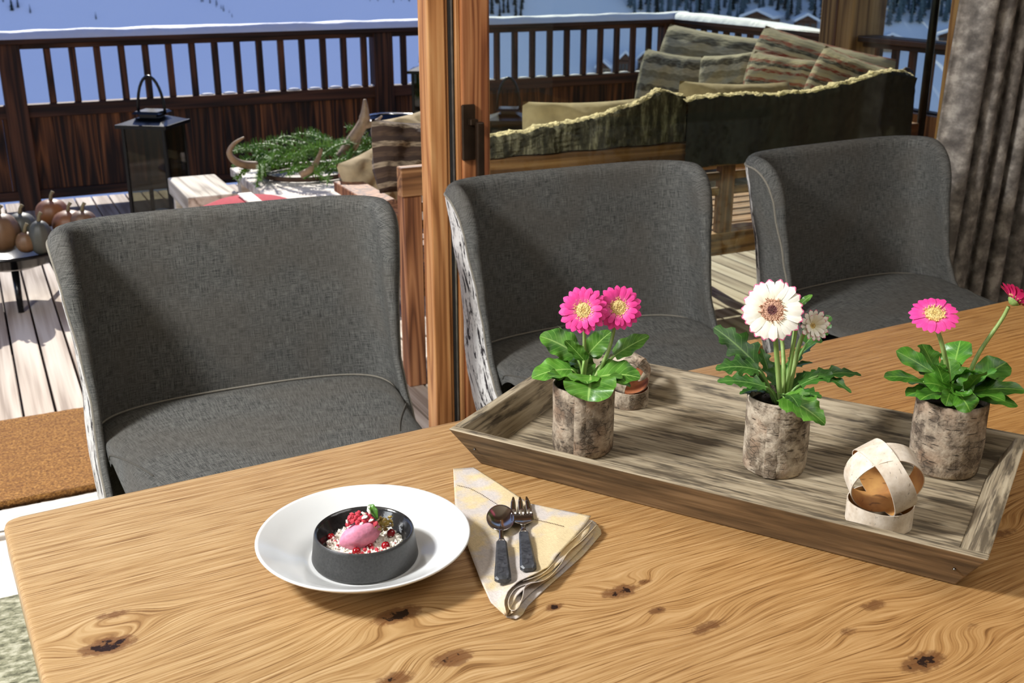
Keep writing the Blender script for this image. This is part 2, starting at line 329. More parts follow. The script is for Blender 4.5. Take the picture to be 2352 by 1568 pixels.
leafm('leaf_broad', S(48, 92, 26), S(92, 142, 48), S(142, 178, 92)); leafm('leaf_dark', S(34, 72, 24), S(64, 112, 40), S(110, 146, 76)); leafm('leaf_spoon', S(42, 92, 22), S(84, 138, 40), S(124, 166, 70))
g = G('stem'); M['stem'] = g.bsdf(g.ramp(g.noise(g.map(g.tc(), (200, 200, 20)), 1, 2), [(.3, S(118, 150, 72)), (.7, S(160, 182, 108))]), .5)
def petal(name, base, tip, groove, edge=None):
    g = G(name); uv = g.tc('UV'); X = g.sep(uv); st = g.noise(g.map(uv, (26, 2, 1)), 1, 2); c = g.ramp(X[1], [(0, base), (.55, tip), (1, tip)]); c = g.mix(g.ramp(st, [(.4, .4), (.55, 0)]), c, groove)
    if edge:
        e = g.math('ADD', X[1], g.math('MULTIPLY', g.math('ABSOLUTE', g.math('SUBTRACT', X[0], .5)), .22)); c = g.mix(g.ramp(e, [(.95, 0), (1.05, .9)]), c, edge)
    M[name] = g.bsdf(c, .5, 0, g.bump(st, .3, .0008), spec=.3)
petal('petal_pink', S(244, 128, 186), S(236, 70, 152), S(208, 36, 120)); petal('petal_white', S(240, 236, 205), S(246, 243, 232), S(226, 220, 190), S(214, 60, 128))
petal('petal_deep', S(214, 60, 120), S(200, 30, 92), S(170, 18, 76))
simple('stamen_pink', S(226, 184, 156), .7); simple('stamen_yellow', S(238, 212, 140), .7)
def disc():
    g = G('disc_yellow'); v = g.tc('UV'); X = g.sep(v); n = g.vor(g.tc(), 420); c = g.ramp(X[1], [(0, S(200, 170, 90)), (.5, S(238, 214, 140)), (1, S(228, 178, 120))]); c = g.mix(g.ramp(n, [(.3, 0), (.6, .5)]), c, S(150, 100, 50)); M['disc_yellow'] = g.bsdf(c, .7, 0, g.bump(n, .8, .0016))
    g = G('disc_white'); v = g.tc('UV'); X = g.sep(v); n = g.vor(g.tc(), 420); c = g.ramp(X[1], [(0, S(48, 14, 22)), (.34, S(74, 26, 34)), (.46, S(206, 160, 130)), (1, S(232, 192, 164))]); c = g.mix(g.ramp(n, [(.3, 0), (.6, .5)]), c, S(120, 70, 60)); M['disc_white'] = g.bsdf(c, .7, 0, g.bump(n, .8, .0016))
disc()
wood('larch', S(138, 86, 44), S(178, 122, 72), S(196, 146, 94), 2, .9, .5, .12); wood('larch_red', S(116, 64, 34), S(154, 96, 56), S(176, 120, 76), 2, .9, .5, .12)
wood('rail_wood', S(36, 20, 11), S(74, 43, 25), S(108, 66, 40), 2, .8, .7, .3); wood('rail_long', S(36, 20, 11), S(70, 41, 25), S(98, 60, 38), 0, .5, .7, .2); wood('rail_deep', S(36, 20, 11), S(70, 41, 25), S(98, 60, 38), 1, .5, .7, .2)
wood('fence_wood', S(32, 16, 8), S(78, 44, 22), S(128, 78, 42), 2, .7, .7, .55)
wood('deck_wood', S(140, 122, 106), S(178, 162, 146), S(200, 187, 172), 1, .5, .75, .12, ring=6); wood('deck_dark', S(104, 66, 46), S(140, 96, 70), S(166, 120, 92), 1, .5, .7, .15, ring=6)
wood('floor_wood', S(168, 160, 150), S(204, 198, 190), S(222, 218, 212), 1, .6, .6, .06, ring=7)
wood('teak', S(92, 54, 32), S(138, 90, 58), S(170, 120, 82), 2, .8, .65, .15); wood('teak_long', S(96, 62, 36), S(140, 98, 62), S(168, 126, 86), 0, .8, .65, .15)
wood('post_wood', S(90, 60, 32), S(140, 104, 62), S(168, 130, 84), 2, .5, .75, .1); wood('whitewash', S(178, 166, 152), S(212, 202, 190), S(230, 222, 212), 0, .6, .7, .06, ring=6)
wood('old_pale', S(150, 138, 122), S(194, 184, 166), S(214, 206, 190), 1, .6, .8, .06, ring=8)
simple('snow', S(236, 238, 242), .7, 0, .02, 14, .4, .02); simple('black_metal', S(12, 13, 14), .24, .0, .2, 60, .05, spec=.35); simple('handle_bronze', S(62, 48, 36), .38, .7, .2); simple('rubber', S(26, 24, 22), .7); simple('alu', S(150, 146, 140), .35, .8)
def coir():
    g = G('coir'); v = g.tc(); n = g.noise(v, 130, 3, .75); n2 = g.noise(g.map(v, (14, 60, 1)), 1, 3); c = g.ramp(n, [(.34, S(92, 58, 22)), (.52, S(146, 100, 46)), (.7, S(190, 142, 78))]); c = g.mix(g.ramp(n2, [(.32, .5), (.5, 0)]), c, S(108, 66, 26)); M['coir'] = g.bsdf(c, 1, 0, g.bump(n, 1, .008))
    g = G('rug'); v = g.tc(); n = g.noise(g.map(v, (30, 55, 1)), 1, 4, .65); c = g.ramp(n, [(.36, S(62, 62, 44)), (.5, S(120, 119, 96)), (.62, S(156, 154, 134))]); M['rug'] = g.bsdf(c, 1, 0, g.bump(n, 1, .006))
coir()
def glassm(name, tint, ior=1.45, rough=.0):
    g = G(name); tr = g.t.nodes.new('ShaderNodeBsdfTransparent'); g.put(tr.inputs[0], tint); gl = g.t.nodes.new('ShaderNodeBsdfGlossy'); gl.inputs['Roughness'].default_value = rough
    lw = g.t.nodes.new('ShaderNodeLayerWeight'); lw.inputs[0].default_value = .5; f0 = ((ior - 1) / (ior + 1)) ** 2; mx = g.t.nodes.new('ShaderNodeMixShader'); g.put(mx.inputs[0], g.math('ADD', g.math('MULTIPLY', g.math('POWER', lw.outputs['Facing'], 5), 1 - f0), f0))
    g.t.links.new(tr.outputs[0], mx.inputs[1]); g.t.links.new(gl.outputs[0], mx.inputs[2]); g.t.links.new(mx.outputs[0], g.out.inputs[0]); M[name] = g.m
glassm('door_glass', (.92, .95, .86)); glassm('lantern_glass', (.66, .66, .60), 1.45, .03)
def kilim(name, cols, sc_, fleck=S(150, 142, 118)):
    g = G(name); uv = g.tc('UV'); X = g.sep(uv); wv = g.math('ADD', g.math('MULTIPLY', X[1], sc_), g.math('MULTIPLY', g.math('ABSOLUTE', g.math('SUBTRACT', g.math('FRACT', g.math('MULTIPLY', X[0], 6)), .5)), .10))
    k = g.math('FRACT', wv); st = [(i / len(cols), c) for i, c in enumerate(cols)]; c = g.ramp(k, st, 'CONSTANT'); n = g.noise(g.map(uv, (16, 40, 1)), 1, 3); c = g.mix(g.ramp(n, [(.36, .75), (.58, 0)]), c, fleck)
    M[name] = g.bsdf(c, .95, 0, g.bump(n, .5, .01))
kilim('kilim_red', [S(150, 138, 112), S(122, 52, 36), S(176, 160, 128), S(60, 56, 46), S(140, 70, 48), S(168, 154, 120)], 3.2); kilim('kilim_cream', [S(172, 160, 132), S(128, 118, 94), S(184, 172, 146), S(86, 78, 62)], 2.2); kilim('kilim_brown', [S(66, 50, 40), S(150, 134, 112), S(58, 44, 36), S(84, 66, 52)], 3.6, S(62, 47, 38))
simple('canvas', S(168, 150, 118), .95, 0, .12, 30, .3, .004); g = G('fur_dark'); n = g.noise(g.map(g.tc(), (34, 34, 7)), 1, 4, .7); M['fur_dark'] = g.bsdf(g.ramp(n, [(.32, S(26, 24, 20)), (.5, S(74, 68, 56)), (.68, S(150, 142, 124))]), 1, 0, g.bump(n, 1, .01)); simple('fur_sunlit_rim', S(212, 194, 154), 1, 0, .35, 60, 1, .02); simple('hide_dark', S(32, 30, 28), .8, 0, .3, 20, .4, .006)
simple('red_felt', S(172, 62, 70), .95, 0, .12, 60, .4, .003); simple('fir', S(92, 132, 44), .6, 0, .45, 30, .2); simple('twig', S(72, 50, 32), .8); simple('antler', S(140, 116, 88), .5, 0, .3, 25, .5, .004); simple('pewter', S(52, 54, 58), .25, 1, .3, 20, .3, .01)
simple('pumpkin_tan', S(108, 80, 54), .5, 0, .2, 12); simple('pumpkin_grey', S(74, 74, 66), .5, 0, .2, 12); simple('pumpkin_orange', S(122, 76, 40), .5, 0, .2, 12); simple('pumpkin_stalk', S(120, 108, 80), .8)
simple('plaster', S(214, 206, 194), .9); wood('panelling', S(52, 36, 24), S(78, 56, 38), S(98, 72, 50), 2, .5, .6, .15)
simple('conifer_near', S(30, 44, 40), .9, 0, .5, .8, .1); simple('conifer_snowy', S(84, 104, 112), .9, 0, .6, .6, .1); simple('chalet_wall', S(150, 128, 104), .9, 0, .2, 2); simple('chalet_wood', S(92, 64, 46), .9, 0, .2, 2); simple('chalet_window', S(40, 46, 54), .3); simple('roof_boards', S(120, 84, 54), .8)
#==PART3==
# ================================================================ the setting: room shell
WY = 3.0   # door plane
struct(box('floor', 'floor_wood', None, -2.6, 4.6, -2.6, 2.93, -.06, -.012, 0), 'pale whitewashed indoor floor under the boards')
fl = bpy.data.objects['floor']; pm = MB().box(-.094, .094, -2.65, 2.65, 0, .012, c=.0015); pme = mesh('floor_board', pm.v, pm.f)
for i in range(37):
    x = -2.5 + i * .19; o = link('floor_board', pme, 'floor_wood', fl, loc=(x, .27, -.012)); 
struct(box('trim_1', 'whitewash', None, -1.7, 1.2, 2.935, 3.09, -.04, .008, .003), 'pale sunlit threshold of the open sliding door')
box('metal_track', 'alu', bpy.data.objects['trim_1'], -1.7, 1.2, 2.955, 2.975, .008, .012, 0)
struct(box('ceiling', 'plaster', None, -2.6, 4.6, -2.6, 3.1, 3.15, 3.23, 0), 'wooden ceiling of the dining room')
struct(box('wall_front', 'plaster', None, -2.6, 4.6, -2.7, -2.6, 0, 3.15, 0), 'plain wall opposite the sliding door')
struct(box('wall_right', 'panelling', None, 4.6, 4.7, -2.7, 3.1, 0, 3.15, 0), 'wooden wall beside the curtain')
wl = MB(); wl.box(-2.7, -2.6, -2.7, .3, 0, 3.15); wl.box(-2.7, -2.6, 1.5, 3.1, 0, 3.15); wl.box(-2.7, -2.6, .3, 1.5, 0, 1.25); wl.box(-2.7, -2.6, .3, 1.5, 2.25, 3.15)
struct(wl.build('wall_left', 'plaster'), 'plain wall with an added side window'); 
wn = struct(MB().box(-2.69, -2.61, .3, .36, 1.25, 2.25).box(-2.69, -2.61, 1.44, 1.5, 1.25, 2.25).box(-2.69, -2.61, .36, 1.44, 1.25, 1.31).box(-2.69, -2.61, .36, 1.44, 2.19, 2.25).build('window_1', 'larch'), 'added side window in wooden frame, out of view'); box('pane', 'door_glass', wn, -2.652, -2.648, .36, 1.44, 1.31, 2.19, 0)  # window added out of view to go with the left fill
wb = MB(); wb.box(-2.6, -1.7, 3.0, 3.1, 0, 3.15); wb.box(3.42, 4.6, 3.0, 3.1, 0, 3.15); wb.box(-1.7, 3.42, 3.0, 3.1, 2.25, 3.15)
struct(wb.build('wall_back', 'panelling'), 'wooden wall around the wide door opening')
# sliding door: fixed jamb, sliding leaf with pane and handle
d1 = struct(thing('door_1', None, None, (0, 0, 0))); d1['label'] = 'wooden framed sliding glass door onto the balcony'
box('door_jamb', 'larch', d1, 1.198, 1.252, 3.0, 3.075, 0, 2.25, .004); box('jamb_edge', 'larch', d1, 1.2525, 1.262, 3.004, 3.06, 0, 2.25, .002); box('seal', 'rubber', d1, 1.2625, 1.268, 3.0, 3.05, 0, 2.25, 0); box('steel_strip', 'alu', d1, 1.2685, 1.2725, 2.995, 3.05, 0, 2.25, 0); box('seal', 'rubber', d1, 1.273, 1.277, 3.0, 3.05, 0, 2.25, 0); box('leaf_edge', 'larch', d1, 1.2775, 1.290, 2.985, 3.05, 0, 2.25, .002)
box('leaf_stile', 'larch_red', d1, 1.2905, 1.375, 2.97, 3.05, 0, 2.25, .004); box('leaf_bead', 'larch', d1, 1.3752, 1.384, 2.985, 3.05, 0, 2.25, .002)
box('leaf_stile', 'larch', d1, 3.262, 3.42, 2.985, 3.06, 0, 2.25, .004); box('bottom_rail', 'larch', d1, 1.384, 3.262, 2.985, 3.05, 0, .13, .004); box('top_rail', 'larch', d1, 1.384, 3.262, 2.985, 3.05, 2.14, 2.25, .004)
box('pane', 'door_glass', d1, 1.384, 3.262, 3.012, 3.018, .13, 2.14, 0)
hz0 = ony(1080, 372, 2.96).z; hz1 = ony(1080, 240, 2.96).z; hx = ony(1078, 300, 2.96).x
hd = box('handle_plate', 'handle_bronze', d1, hx - .022, hx + .020, 2.958, 2.97, hz0 + .005, hz1, .003); box('handle_neck', 'handle_bronze', hd, hx - .006, hx + .018, 2.935, 2.958, lerp(hz0, hz1, .66), lerp(hz0, hz1, .76), .002); box('handle_grip', 'handle_bronze', hd, hx + .008, hx + .03, 2.918, 2.938, hz0 - .12, lerp(hz0, hz1, .72), .004)
# rug and doormat
rg = gridobj('rug', lambda u, v: Vector((lerp(-2.2, 2.9, u), lerp(-1.9, 2.6, v), .012 + .004 * mnoise.noise((u * 60, v * 60, 0)))), 60, 60, 'rug', solid=.012); tag(rg, 'mottled green and cream rug under the dining table', 'rug')
mt = gridobj('doormat', lambda u, v: Vector((lerp(-1.0, .86, u), lerp(3.105, 3.725, v) + .004 * mnoise.noise((u * 80, 3, v)) * (1 if v in (0, 1) else 0), .024 + .003 * mnoise.noise((u * 160, v * 60, 1)))), 160, 50, 'coir', solid=.022); tag(mt, 'brown coir doormat on the deck just outside the door', 'doormat')

# ---------------------------------------------------------------- deck
dk = struct(box('deck', 'rail_wood', None, -1.6, 5.0, 3.1, 7.4, -.12, -.032, 0), 'balcony deck of pale weathered boards')
bm_ = MB().box(-.0465, .0465, -2.14, 2.14, -.03, 0, c=.002); bme = mesh('deck_board', bm_.v, bm_.f)
for i in range(64):
    x = -1.552 + i * .1015; o = link('deck_board', bme, None, dk, loc=(x, 5.245, 0))
bme.materials.append(M['deck_wood'])
ov = struct(box('roof', 'roof_boards', None, -2.8, 5.4, 3.1, 5.12, 2.62, 2.74, 0), 'wooden roof overhang above the balcony')
# ---------------------------------------------------------------- railings
RY = 7.17; RX = 4.86; ZC = 1.0; ZT = .935; ZM = .62; ZM0 = .545; ZB = .115; ZB0 = .06
def railing(label, along, a0, a1, fixed, posts, balusters, planks, snowlabel):
    """along 0: runs in x at y=fixed, 1: runs in y at x=fixed"""
    t = thing('balcony_railing', label, 'railing', ((a0 + a1) / 2, fixed, 0) if along == 0 else (fixed, (a0 + a1) / 2, 0)); O = t.location
    def bx(name, mat, p0, p1, q0, q1, z0, z1, c=.003, par=t):
        if along == 0: return box(name, mat, par, p0 - O.x, p1 - O.x, q0, q1, z0, z1, c)
        return box(name, mat, par, q0, q1, p0 - O.y, p1 - O.y, z0, z1, c)
    lm = 'rail_long' if along == 0 else 'rail_deep'
    cap = bx('handrail', lm, a0, a1, -.075, .075, .965, ZC, .006); bx('top_rail', lm, a0, a1, -.03, .03, ZT, .9645, .003); bx('middle_rail', lm, a0, a1, -.035, .035, ZM0, ZM, .004); bx('bottom_rail', lm, a0, a1, -.035, .035, ZB0, ZB, .004)
    n = int((a1 - a0) / .04)
    def snowfn(u, v):
        a = lerp(a0, a1, u); q = lerp(-.078, .078, v); e = 1 - abs(2 * v - 1) ** 4
        z = ZC - .004 + (.044 * (1 if along == 0 else sstep(5.2, 6.6, a)) + .009 * (1 if along == 0 else sstep(5.0, 6.0, a)) * mnoise.noise((a * 5, q * 8, along * 9))) * (.35 + .65 * e) if 0 < v < 1 else ZC - .006
        return Vector((a - O.x, q + .004 * mnoise.noise((a * 9, v * 3, 2)), z)) if along == 0 else Vector((q, a - O.y, z))
    sn = gridobj('handrail_snow', snowfn, n, 8, 'snow', cap)
    sn['label'] = snowlabel
    for p, wd in posts: bx('post', 'rail_wood', p - wd / 2, p + wd / 2, -.055, .055, 0, .964, .004)
    for p in balusters: bx('baluster', 'rail_wood', p - .019, p + .019, -.017, .017, ZM + .0005, ZT - .0005, .002)
    for p0, p1 in planks: bx('plank', 'fence_wood', p0, p1, -.014 + rnd.uniform(-.003, .003), .012, ZB + .0005, ZM0 - .0005, .002)
    return t
bal = []; pst = [(.265, .12), (2.53, .13), (4.80, .13)]
x = -1.33
while x < 4.7:
    if all(abs(x - p) > .095 for p, _ in pst): bal.append(x)
    x += .1385
pl = []; x = -1.5
while x < 4.72:
    wd = rnd.uniform(.085, .15); x1 = min(x + wd, 4.735); pl.append((x + .0004, x1 - .0004)); x = x1
rb = railing('dark wooden balcony railing running along the far edge under the snowy slope', 0, -1.6, 4.94, RY, pst, bal, pl, 'thick bright snow lying on the handrail')
for x in [b + .07 for b in bal if b > 1.2]:   # remains of snow on the middle rail
    q = rnd.uniform(.25, 1); o = MB().lathe([(0, .012 * q + .004), (.028, .010 * q + .002), (.042, 0)], 10).build('rail_snow', 'snow', rb, True, loc=(x - rb.location.x, 0, ZM), scale=(1.05, .6, 1))
bal2 = [3.3 + i * .135 for i in range(28)]; bal2 = [b for b in bal2 if not (5.08 < b < 5.52) and b < 7.05]
pl = []; y = 3.12
while y < 7.05:
    wd = rnd.uniform(.09, .15); y1 = min(y + wd, 7.06); pl.append((y + .0004, y1 - .0004)); y = y1
railing('dark wooden balcony railing on the right side behind the pillows', 1, 3.12, 7.09, RX, [], bal2, pl, 'thin snow on the side handrail')
# heavy roof post
rp = thing('roof_post', 'thick square weathered timber post rising from the right railing', 'post', (4.86, 5.30, 0)); box('timber', 'post_wood', rp, -.13, .13, -.14, .14, 0, 2.62, .012); 
box('crack_batten', 'rail_wood', rp, -.134, -.13, -.012, .004, .02, 2.6, 0)
pp = thing('black_pole', 'slender black metal pole standing beside the curtain behind the glass', 'pole', (3.77, 3.62, 0)); MB().tube([(0, 0, .03), (0, 0, 2.6)], .018, 14).build('shaft', 'black_metal', pp, True); MB().lathe([(.0, .045), (.06, .04), (.11, .02), (.12, 0), (0, 0)], 28).build('foot', 'black_metal', pp, True)

# ---------------------------------------------------------------- mountain side, trees, chalets
def hill_z(x, y):
    d = math.hypot(x, y); az = math.degrees(math.atan2(x, y)); sl = lerp(45, 34, sstep(21, 34, az)); t = max(0, d - 250)
    return -80 + math.tan(R(sl)) * t + (3.0 * mnoise.noise((x * .02, y * .02, 0)) + 1.0 * mnoise.noise((x * .07, y * .07, 3))) * sstep(0, 40, t)
def hillfn(u, v):
    az = R(lerp(-50, 80, u)); d = lerp(200, 620, v * v * .6 + v * .4); x, y = d * math.sin(az), d * math.cos(az); return Vector((x, y, hill_z(x, y)))
hl = gridobj('hillside', hillfn, 170, 120, 'snow'); struct(hl, 'snow covered mountain side across the valley')
def on_hill(px, py):
    d = ray(px, py); t = 200
    for _ in range(900):
        p = CP + d * t
        if p.z < hill_z(p.x, p.y): break
        t += .5
    return p
def conifer(mat, tiers, seed):
    r2 = random.Random(seed); m = MB(); m.tube([(0, 0, 0), (0, 0, .95)], [.03, .008], 6)
    for k in range(tiers):
        z0 = .08 + .86 * k / tiers; z1 = z0 + 1.5 * .9 / tiers; rr = .24 * (1 - k / tiers) ** .85 + .02; n = 11; vs = [(0, 0, min(z1, 1.0))]
        for j in range(n):
            q = 2 * math.pi * j / n + k; s_ = rr * r2.uniform(.7, 1.15) * (1 if j % 2 else .72); vs.append((s_ * math.cos(q), s_ * math.sin(q), z0 - r2.uniform(0, .03)))
        m.add(vs, [[0, 1 + j, 1 + (j + 1) % n] for j in range(n)])
    return mesh('conifer', m.v, m.f, mats=[M[mat]])
TREES = []
def chalet(px, py, wpx, hpx, rz, label, wall='chalet_wall', n=4):
    p = on_hill(px, py); k = depth(p) / FPX; w_, h_ = wpx * k, hpx * k; d_ = w_ * .8; TREES.append((p.x, p.y, w_ * 5.6)); t = thing('chalet', label, 'house', (p.x, p.y, p.z - 1.0), rz)
    box('wall', wall, t, -w_ / 2, w_ / 2, -d_ / 2, d_ / 2, 0, h_ * .68 + 1, 0); e = .12 * w_; z0 = h_ * .62 + 1; z1 = h_ + 1
    vs = [(-w_ / 2 - e, -d_ / 2 - e, z0), (w_ / 2 + e, -d_ / 2 - e, z0), (0, -d_ / 2 - e, z1), (-w_ / 2 - e, d_ / 2 + e, z0), (w_ / 2 + e, d_ / 2 + e, z0), (0, d_ / 2 + e, z1)]; th = .09 * h_ + .3
    vs += [(a, b, c + th) for a, b, c in vs]; MB().add(vs, [[0, 2, 5, 3], [2, 1, 4, 5], [6, 9, 11, 8], [8, 11, 10, 7], [0, 6, 8, 2], [2, 8, 7, 1], [3, 5, 11, 9], [5, 4, 10, 11], [0, 3, 9, 6], [1, 7, 10, 4]]).build('snowy_roof', 'snow', t)
    MB().add([(-w_ / 2, -d_ / 2, z0 - .02), (w_ / 2, -d_ / 2, z0 - .02), (0, -d_ / 2, z1 - .02), (-w_ / 2, d_ / 2, z0 - .02), (w_ / 2, d_ / 2, z0 - .02), (0, d_ / 2, z1 - .02)], [[0, 1, 2], [3, 5, 4]]).build('gable', 'chalet_wood', t)
    for i in range(n): a = -w_ / 2 + w_ * (i + .5) / n; box('window', 'chalet_window', t, a - w_ * .32 / n, a + w_ * .32 / n, -d_ / 2 - .06, -d_ / 2, h_ * .25 + 1, h_ * .52 + 1, 0)
    box('balcony', 'chalet_wood', t, -w_ / 2 - .1, w_ / 2 + .1, -d_ / 2 - .7, -d_ / 2 - .07, h_ * .16 + 1, h_ * .22 + 1, 0); return t
chalet(1748, 68, 66, 42, R(-60), 'large pale chalet with a row of windows below the forest', 'chalet_wall', 5); chalet(1848, 74, 46, 38, R(-30), 'brown chalet with a snowy gable next to the large pale one', 'chalet_wood', 3)
chalet(1386, 182, 30, 40, R(-40), 'snowy chalet seen low between the far balusters, leftmost of three'); chalet(1432, 172, 32, 50, R(-20), 'snowy chalet between the balusters, in the middle of three', 'chalet_wood'); chalet(1482, 168, 30, 46, R(-50), 'snowy chalet between the balusters next to the corner of the railing')
chalet(2045, 110, 40, 30, R(-40), 'small snowy chalet right of the roof post'); chalet(2185, 104, 56, 34, R(-50), 'snow roofed chalet left of the curtain', 'chalet_wood')
CN = [conifer('conifer_near', 9, i) for i in range(3)]; CS = [conifer('conifer_snowy', 10, 10 + i) for i in range(3)]
def plant_tree(px, py, hpx, kind, label, group):
    p = on_hill(px, py); h = hpx * depth(p) / FPX
    if any((p.x - a) ** 2 + (p.y - b) ** 2 < (.125 * (h + c)) ** 2 for a, b, c in TREES): return None
    TREES.append((p.x, p.y, h)); o = link('conifer', rnd.choice(kind), None, None, loc=(p.x, p.y, p.z - .1), rot=(0, 0, rnd.uniform(0, 6)), scale=(h * rnd.uniform(.42, .5), h * rnd.uniform(.42, .5), h)); tag(o, label, 'tree', group); return o
plant_tree(221, 46, 20, CN, 'lone small fir on the open snow slope above the left railing', None)
for px, py, h in [(28, 26, 42), (42, 18, 30), (70, 30, 22), (8, 8, 20)]: plant_tree(px, py, h, CN, 'small dark fir in the group at the upper left of the slope', 'firs on the upper left slope')
for i in range(16): t = i / 15; plant_tree(455 + 80 * t + rnd.uniform(-8, 8), 4 + 40 * t ** 2 + rnd.uniform(-6, 4), rnd.uniform(9, 20), CN, 'tiny dark shrub fir in the row descending the slope above the handrail', 'shrub firs above the handrail')
for i in range(7): plant_tree(850 + i * 18, rnd.uniform(0, 8), rnd.uniform(10, 22), CN, 'dark fir at the top edge of the slope left of the door post', 'firs left of the door post')
for i in range(200): plant_tree(rnd.uniform(1112, 1202), rnd.uniform(-30, 44), rnd.uniform(36, 70), CN, 'dark fir in the dense clump right of the door post', 'fir clump right of the door post')
for i in range(2600):
    if len(TREES) > 285: break
    px = rnd.uniform(1440, 1915) if i % 3 else rnd.uniform(2010, 2215); py = rnd.uniform(-30, 62)
    if px < 1500 and py > 40: py -= 25
    plant_tree(px, py, rnd.uniform(50, 105), CS if rnd.random() < .7 else CN, 'snow dusted conifer in the far forest behind the village', 'conifers of the far forest')
#==PART4==
# ================================================================ things on the deck
def lantern(loc, w_, h_, rz, label):
    t = thing('lantern', label, 'lantern', loc, rz, None); a = w_ / 2; e = .018
    box('base', 'black_metal', t, -a - .015, a + .015, -a - .015, a + .015, .0, .03, .004)
    for sx in (-1, 1):
        for sy in (-1, 1): box('corner_post', 'black_metal', t, min(sx * a, sx * (a - e)), max(sx * a, sx * (a - e)), min(sy * a, sy * (a - e)), max(sy * a, sy * (a - e)), .0305, h_ - .0005, .002)
    for k in range(4):
        o = box('pane', 'lantern_glass', t, -a + e, a - e, -a + .006, -a + .009, .0305, h_ - .0005, 0); o.rotation_euler = (0, 0, k * math.pi / 2)
    r = .5 ** .5 * 2
    def fr(z0, r0, z1, r1):
        vs = [(sx * q, sy * q, z) for z, q in ((z0, r0), (z1, r1)) for sx, sy in ((-1, -1), (1, -1), (1, 1), (-1, 1))]
        return vs, [[3, 2, 1, 0], [4, 5, 6, 7]] + [[i, (i + 1) % 4, 4 + (i + 1) % 4, 4 + i] for i in range(4)]
    m = MB(); m.add(*fr(h_, a + .02, h_ + .018, a + .02)); m.add(*fr(h_ + .0185, a + .012, h_ + .045, a * .5)); m.build('roof', 'black_metal', t)
    m = MB(); m.add(*fr(h_ + .0455, a * .4, h_ + .065, a * .4)); m.add(*fr(h_ + .0655, a * .62, h_ + .078, a * .52)); m.build('chimney_cap', 'black_metal', t)
    pa = [(math.cos(q) * a * .62, 0, h_ + .06 + math.sin(q) * .19) for q in [math.pi * i / 16 for i in range(17)]]; MB().tube(pa, .008, 8).build('handle', 'black_metal', t, True)
    MB().lathe([(0, .03), (.04, .03), (.04, .16), (.036, .168), (0, .165)], 20).build('candle', 'snow', t, True); return t
lantern((.862, 6.03, 0), .24, .615, R(-36), 'tall black metal lantern with glass panes standing left before the railing')
lantern((2.70, 6.72, 0), .22, .74, R(-30), 'black lantern half hidden left of the door post'); lantern((2.88, 5.95, 0), .22, .52, R(-30), 'black lantern standing in for a reflection in the glass right of the door post')  # the second one is added in place of a reflection in the pane
# coffee table, wreath, antlers
ct = thing('coffee_table', 'low whitewashed wooden table in the sun carrying the fir wreath', 'table', (1.72, 5.22, 0))
for i in range(6): box('top_plank', 'whitewash', ct, -.545, .545, -.5 + i * .167, -.5 + i * .167 + .165, .375, .42, .003)
for sx in (-1, 1):
    for sy in (-1, 1): box('leg', 'whitewash', ct, sx * .48 - .04, sx * .48 + .04, sy * .43 - .04, sy * .43 + .04, 0, .3745, .004)
box('apron', 'whitewash', ct, -.4395, .4395, -.445, -.42, .28, .3745, .002); box('apron', 'whitewash', ct, -.4395, .4395, .42, .445, .28, .3745, .002)
st = thing('stool', 'pale weathered wooden stool block between lantern and coffee table', 'stool', (.955, 5.33, 0)); box('seat', 'old_pale', st, -.115, .115, -.26, .26, .34, .42, .006); box('side_panel', 'old_pale', st, -.1, .1, -.24, -.19, 0, .3395, .004); box('side_panel', 'old_pale', st, -.1, .1, .19, .24, 0, .3395, .004)
def pouf():
    t = thing('pouf', 'rounded red felt pouf with a pale strap behind the left chair', 'pouf', (1.0, 4.52, 0))
    pr = [(0, 0), (.20, 0), (.235, .03), (.245, .2), (.24, .40), (.21, .47), (.14, .498), (0, .505)]; MB().lathe(pr, 40).build('cushion', 'red_felt', t, True)
    pa = [(.252 * math.cos(q), .252 * math.sin(q), .40 + .01 * math.sin(3 * q)) for q in [2 * math.pi * i / 40 for i in range(41)]]; MB().tube(pa, .008, 6).build('seam_cord', 'piping', t, True)
    box('strap', 'whitewash', t, -.03, .03, -.10, .10, .5055, .515, .003)
pouf()
def fir_sprig(seed):
    r2 = random.Random(seed); m = MB(); L = .2; path = [Vector((L * i / 8, 0, .03 * math.sin(i / 8 * 3))) for i in range(9)]; m.tube(path, [.004] * 8 + [.001], 5)
    for k in range(130):
        t = r2.uniform(.05, 1); p = Vector((L * t, 0, .03 * math.sin(t * 3))); q = r2.uniform(0, 6.28); dr = Vector((.6, math.cos(q), math.sin(q))).normalized(); s_ = dr.cross(Vector((.3, .2, 1))).normalized() * .0022; l = .026 * r2.uniform(.7, 1.1)
        m.add([p + s_, p - s_, p + dr * l - s_ * .4, p + dr * l + s_ * .4], [[0, 1, 2, 3]])
    return mesh('sprig', m.v, m.f, mats=[M['fir']])
FS = [fir_sprig(i) for i in range(3)]
def wreath(loc, rx, ry, n, label, h=0.03):
    t = thing('fir_wreath', label, 'wreath', loc); MB().tube([(rx * math.cos(q), ry * math.sin(q), .015) for q in [6.2832 * i / 24 for i in range(25)]], .012, 6).build('twig_ring', 'twig', t, True)
    for i in range(n):
        q = 6.2832 * i / n + rnd.uniform(-.1, .1); link('sprig', rnd.choice(FS), None, t, loc=(rx * math.cos(q) * rnd.uniform(.8, 1.1), ry * math.sin(q) * rnd.uniform(.8, 1.1), h + rnd.uniform(-.01, .06)), rot=(rnd.uniform(-.6, .6), rnd.uniform(-.5, .25), q + 1.57 + rnd.uniform(-.7, .7)), scale=(rnd.uniform(.9, 1.4),) * 3)
wreath((1.49, 5.36, .42), .23, .20, 58, 'green fir wreath lying on the coffee table'); wreath((2.02, 5.62, .42), .10, .08, 16, 'fir branches around the shiny bowl at the back of the coffee table')
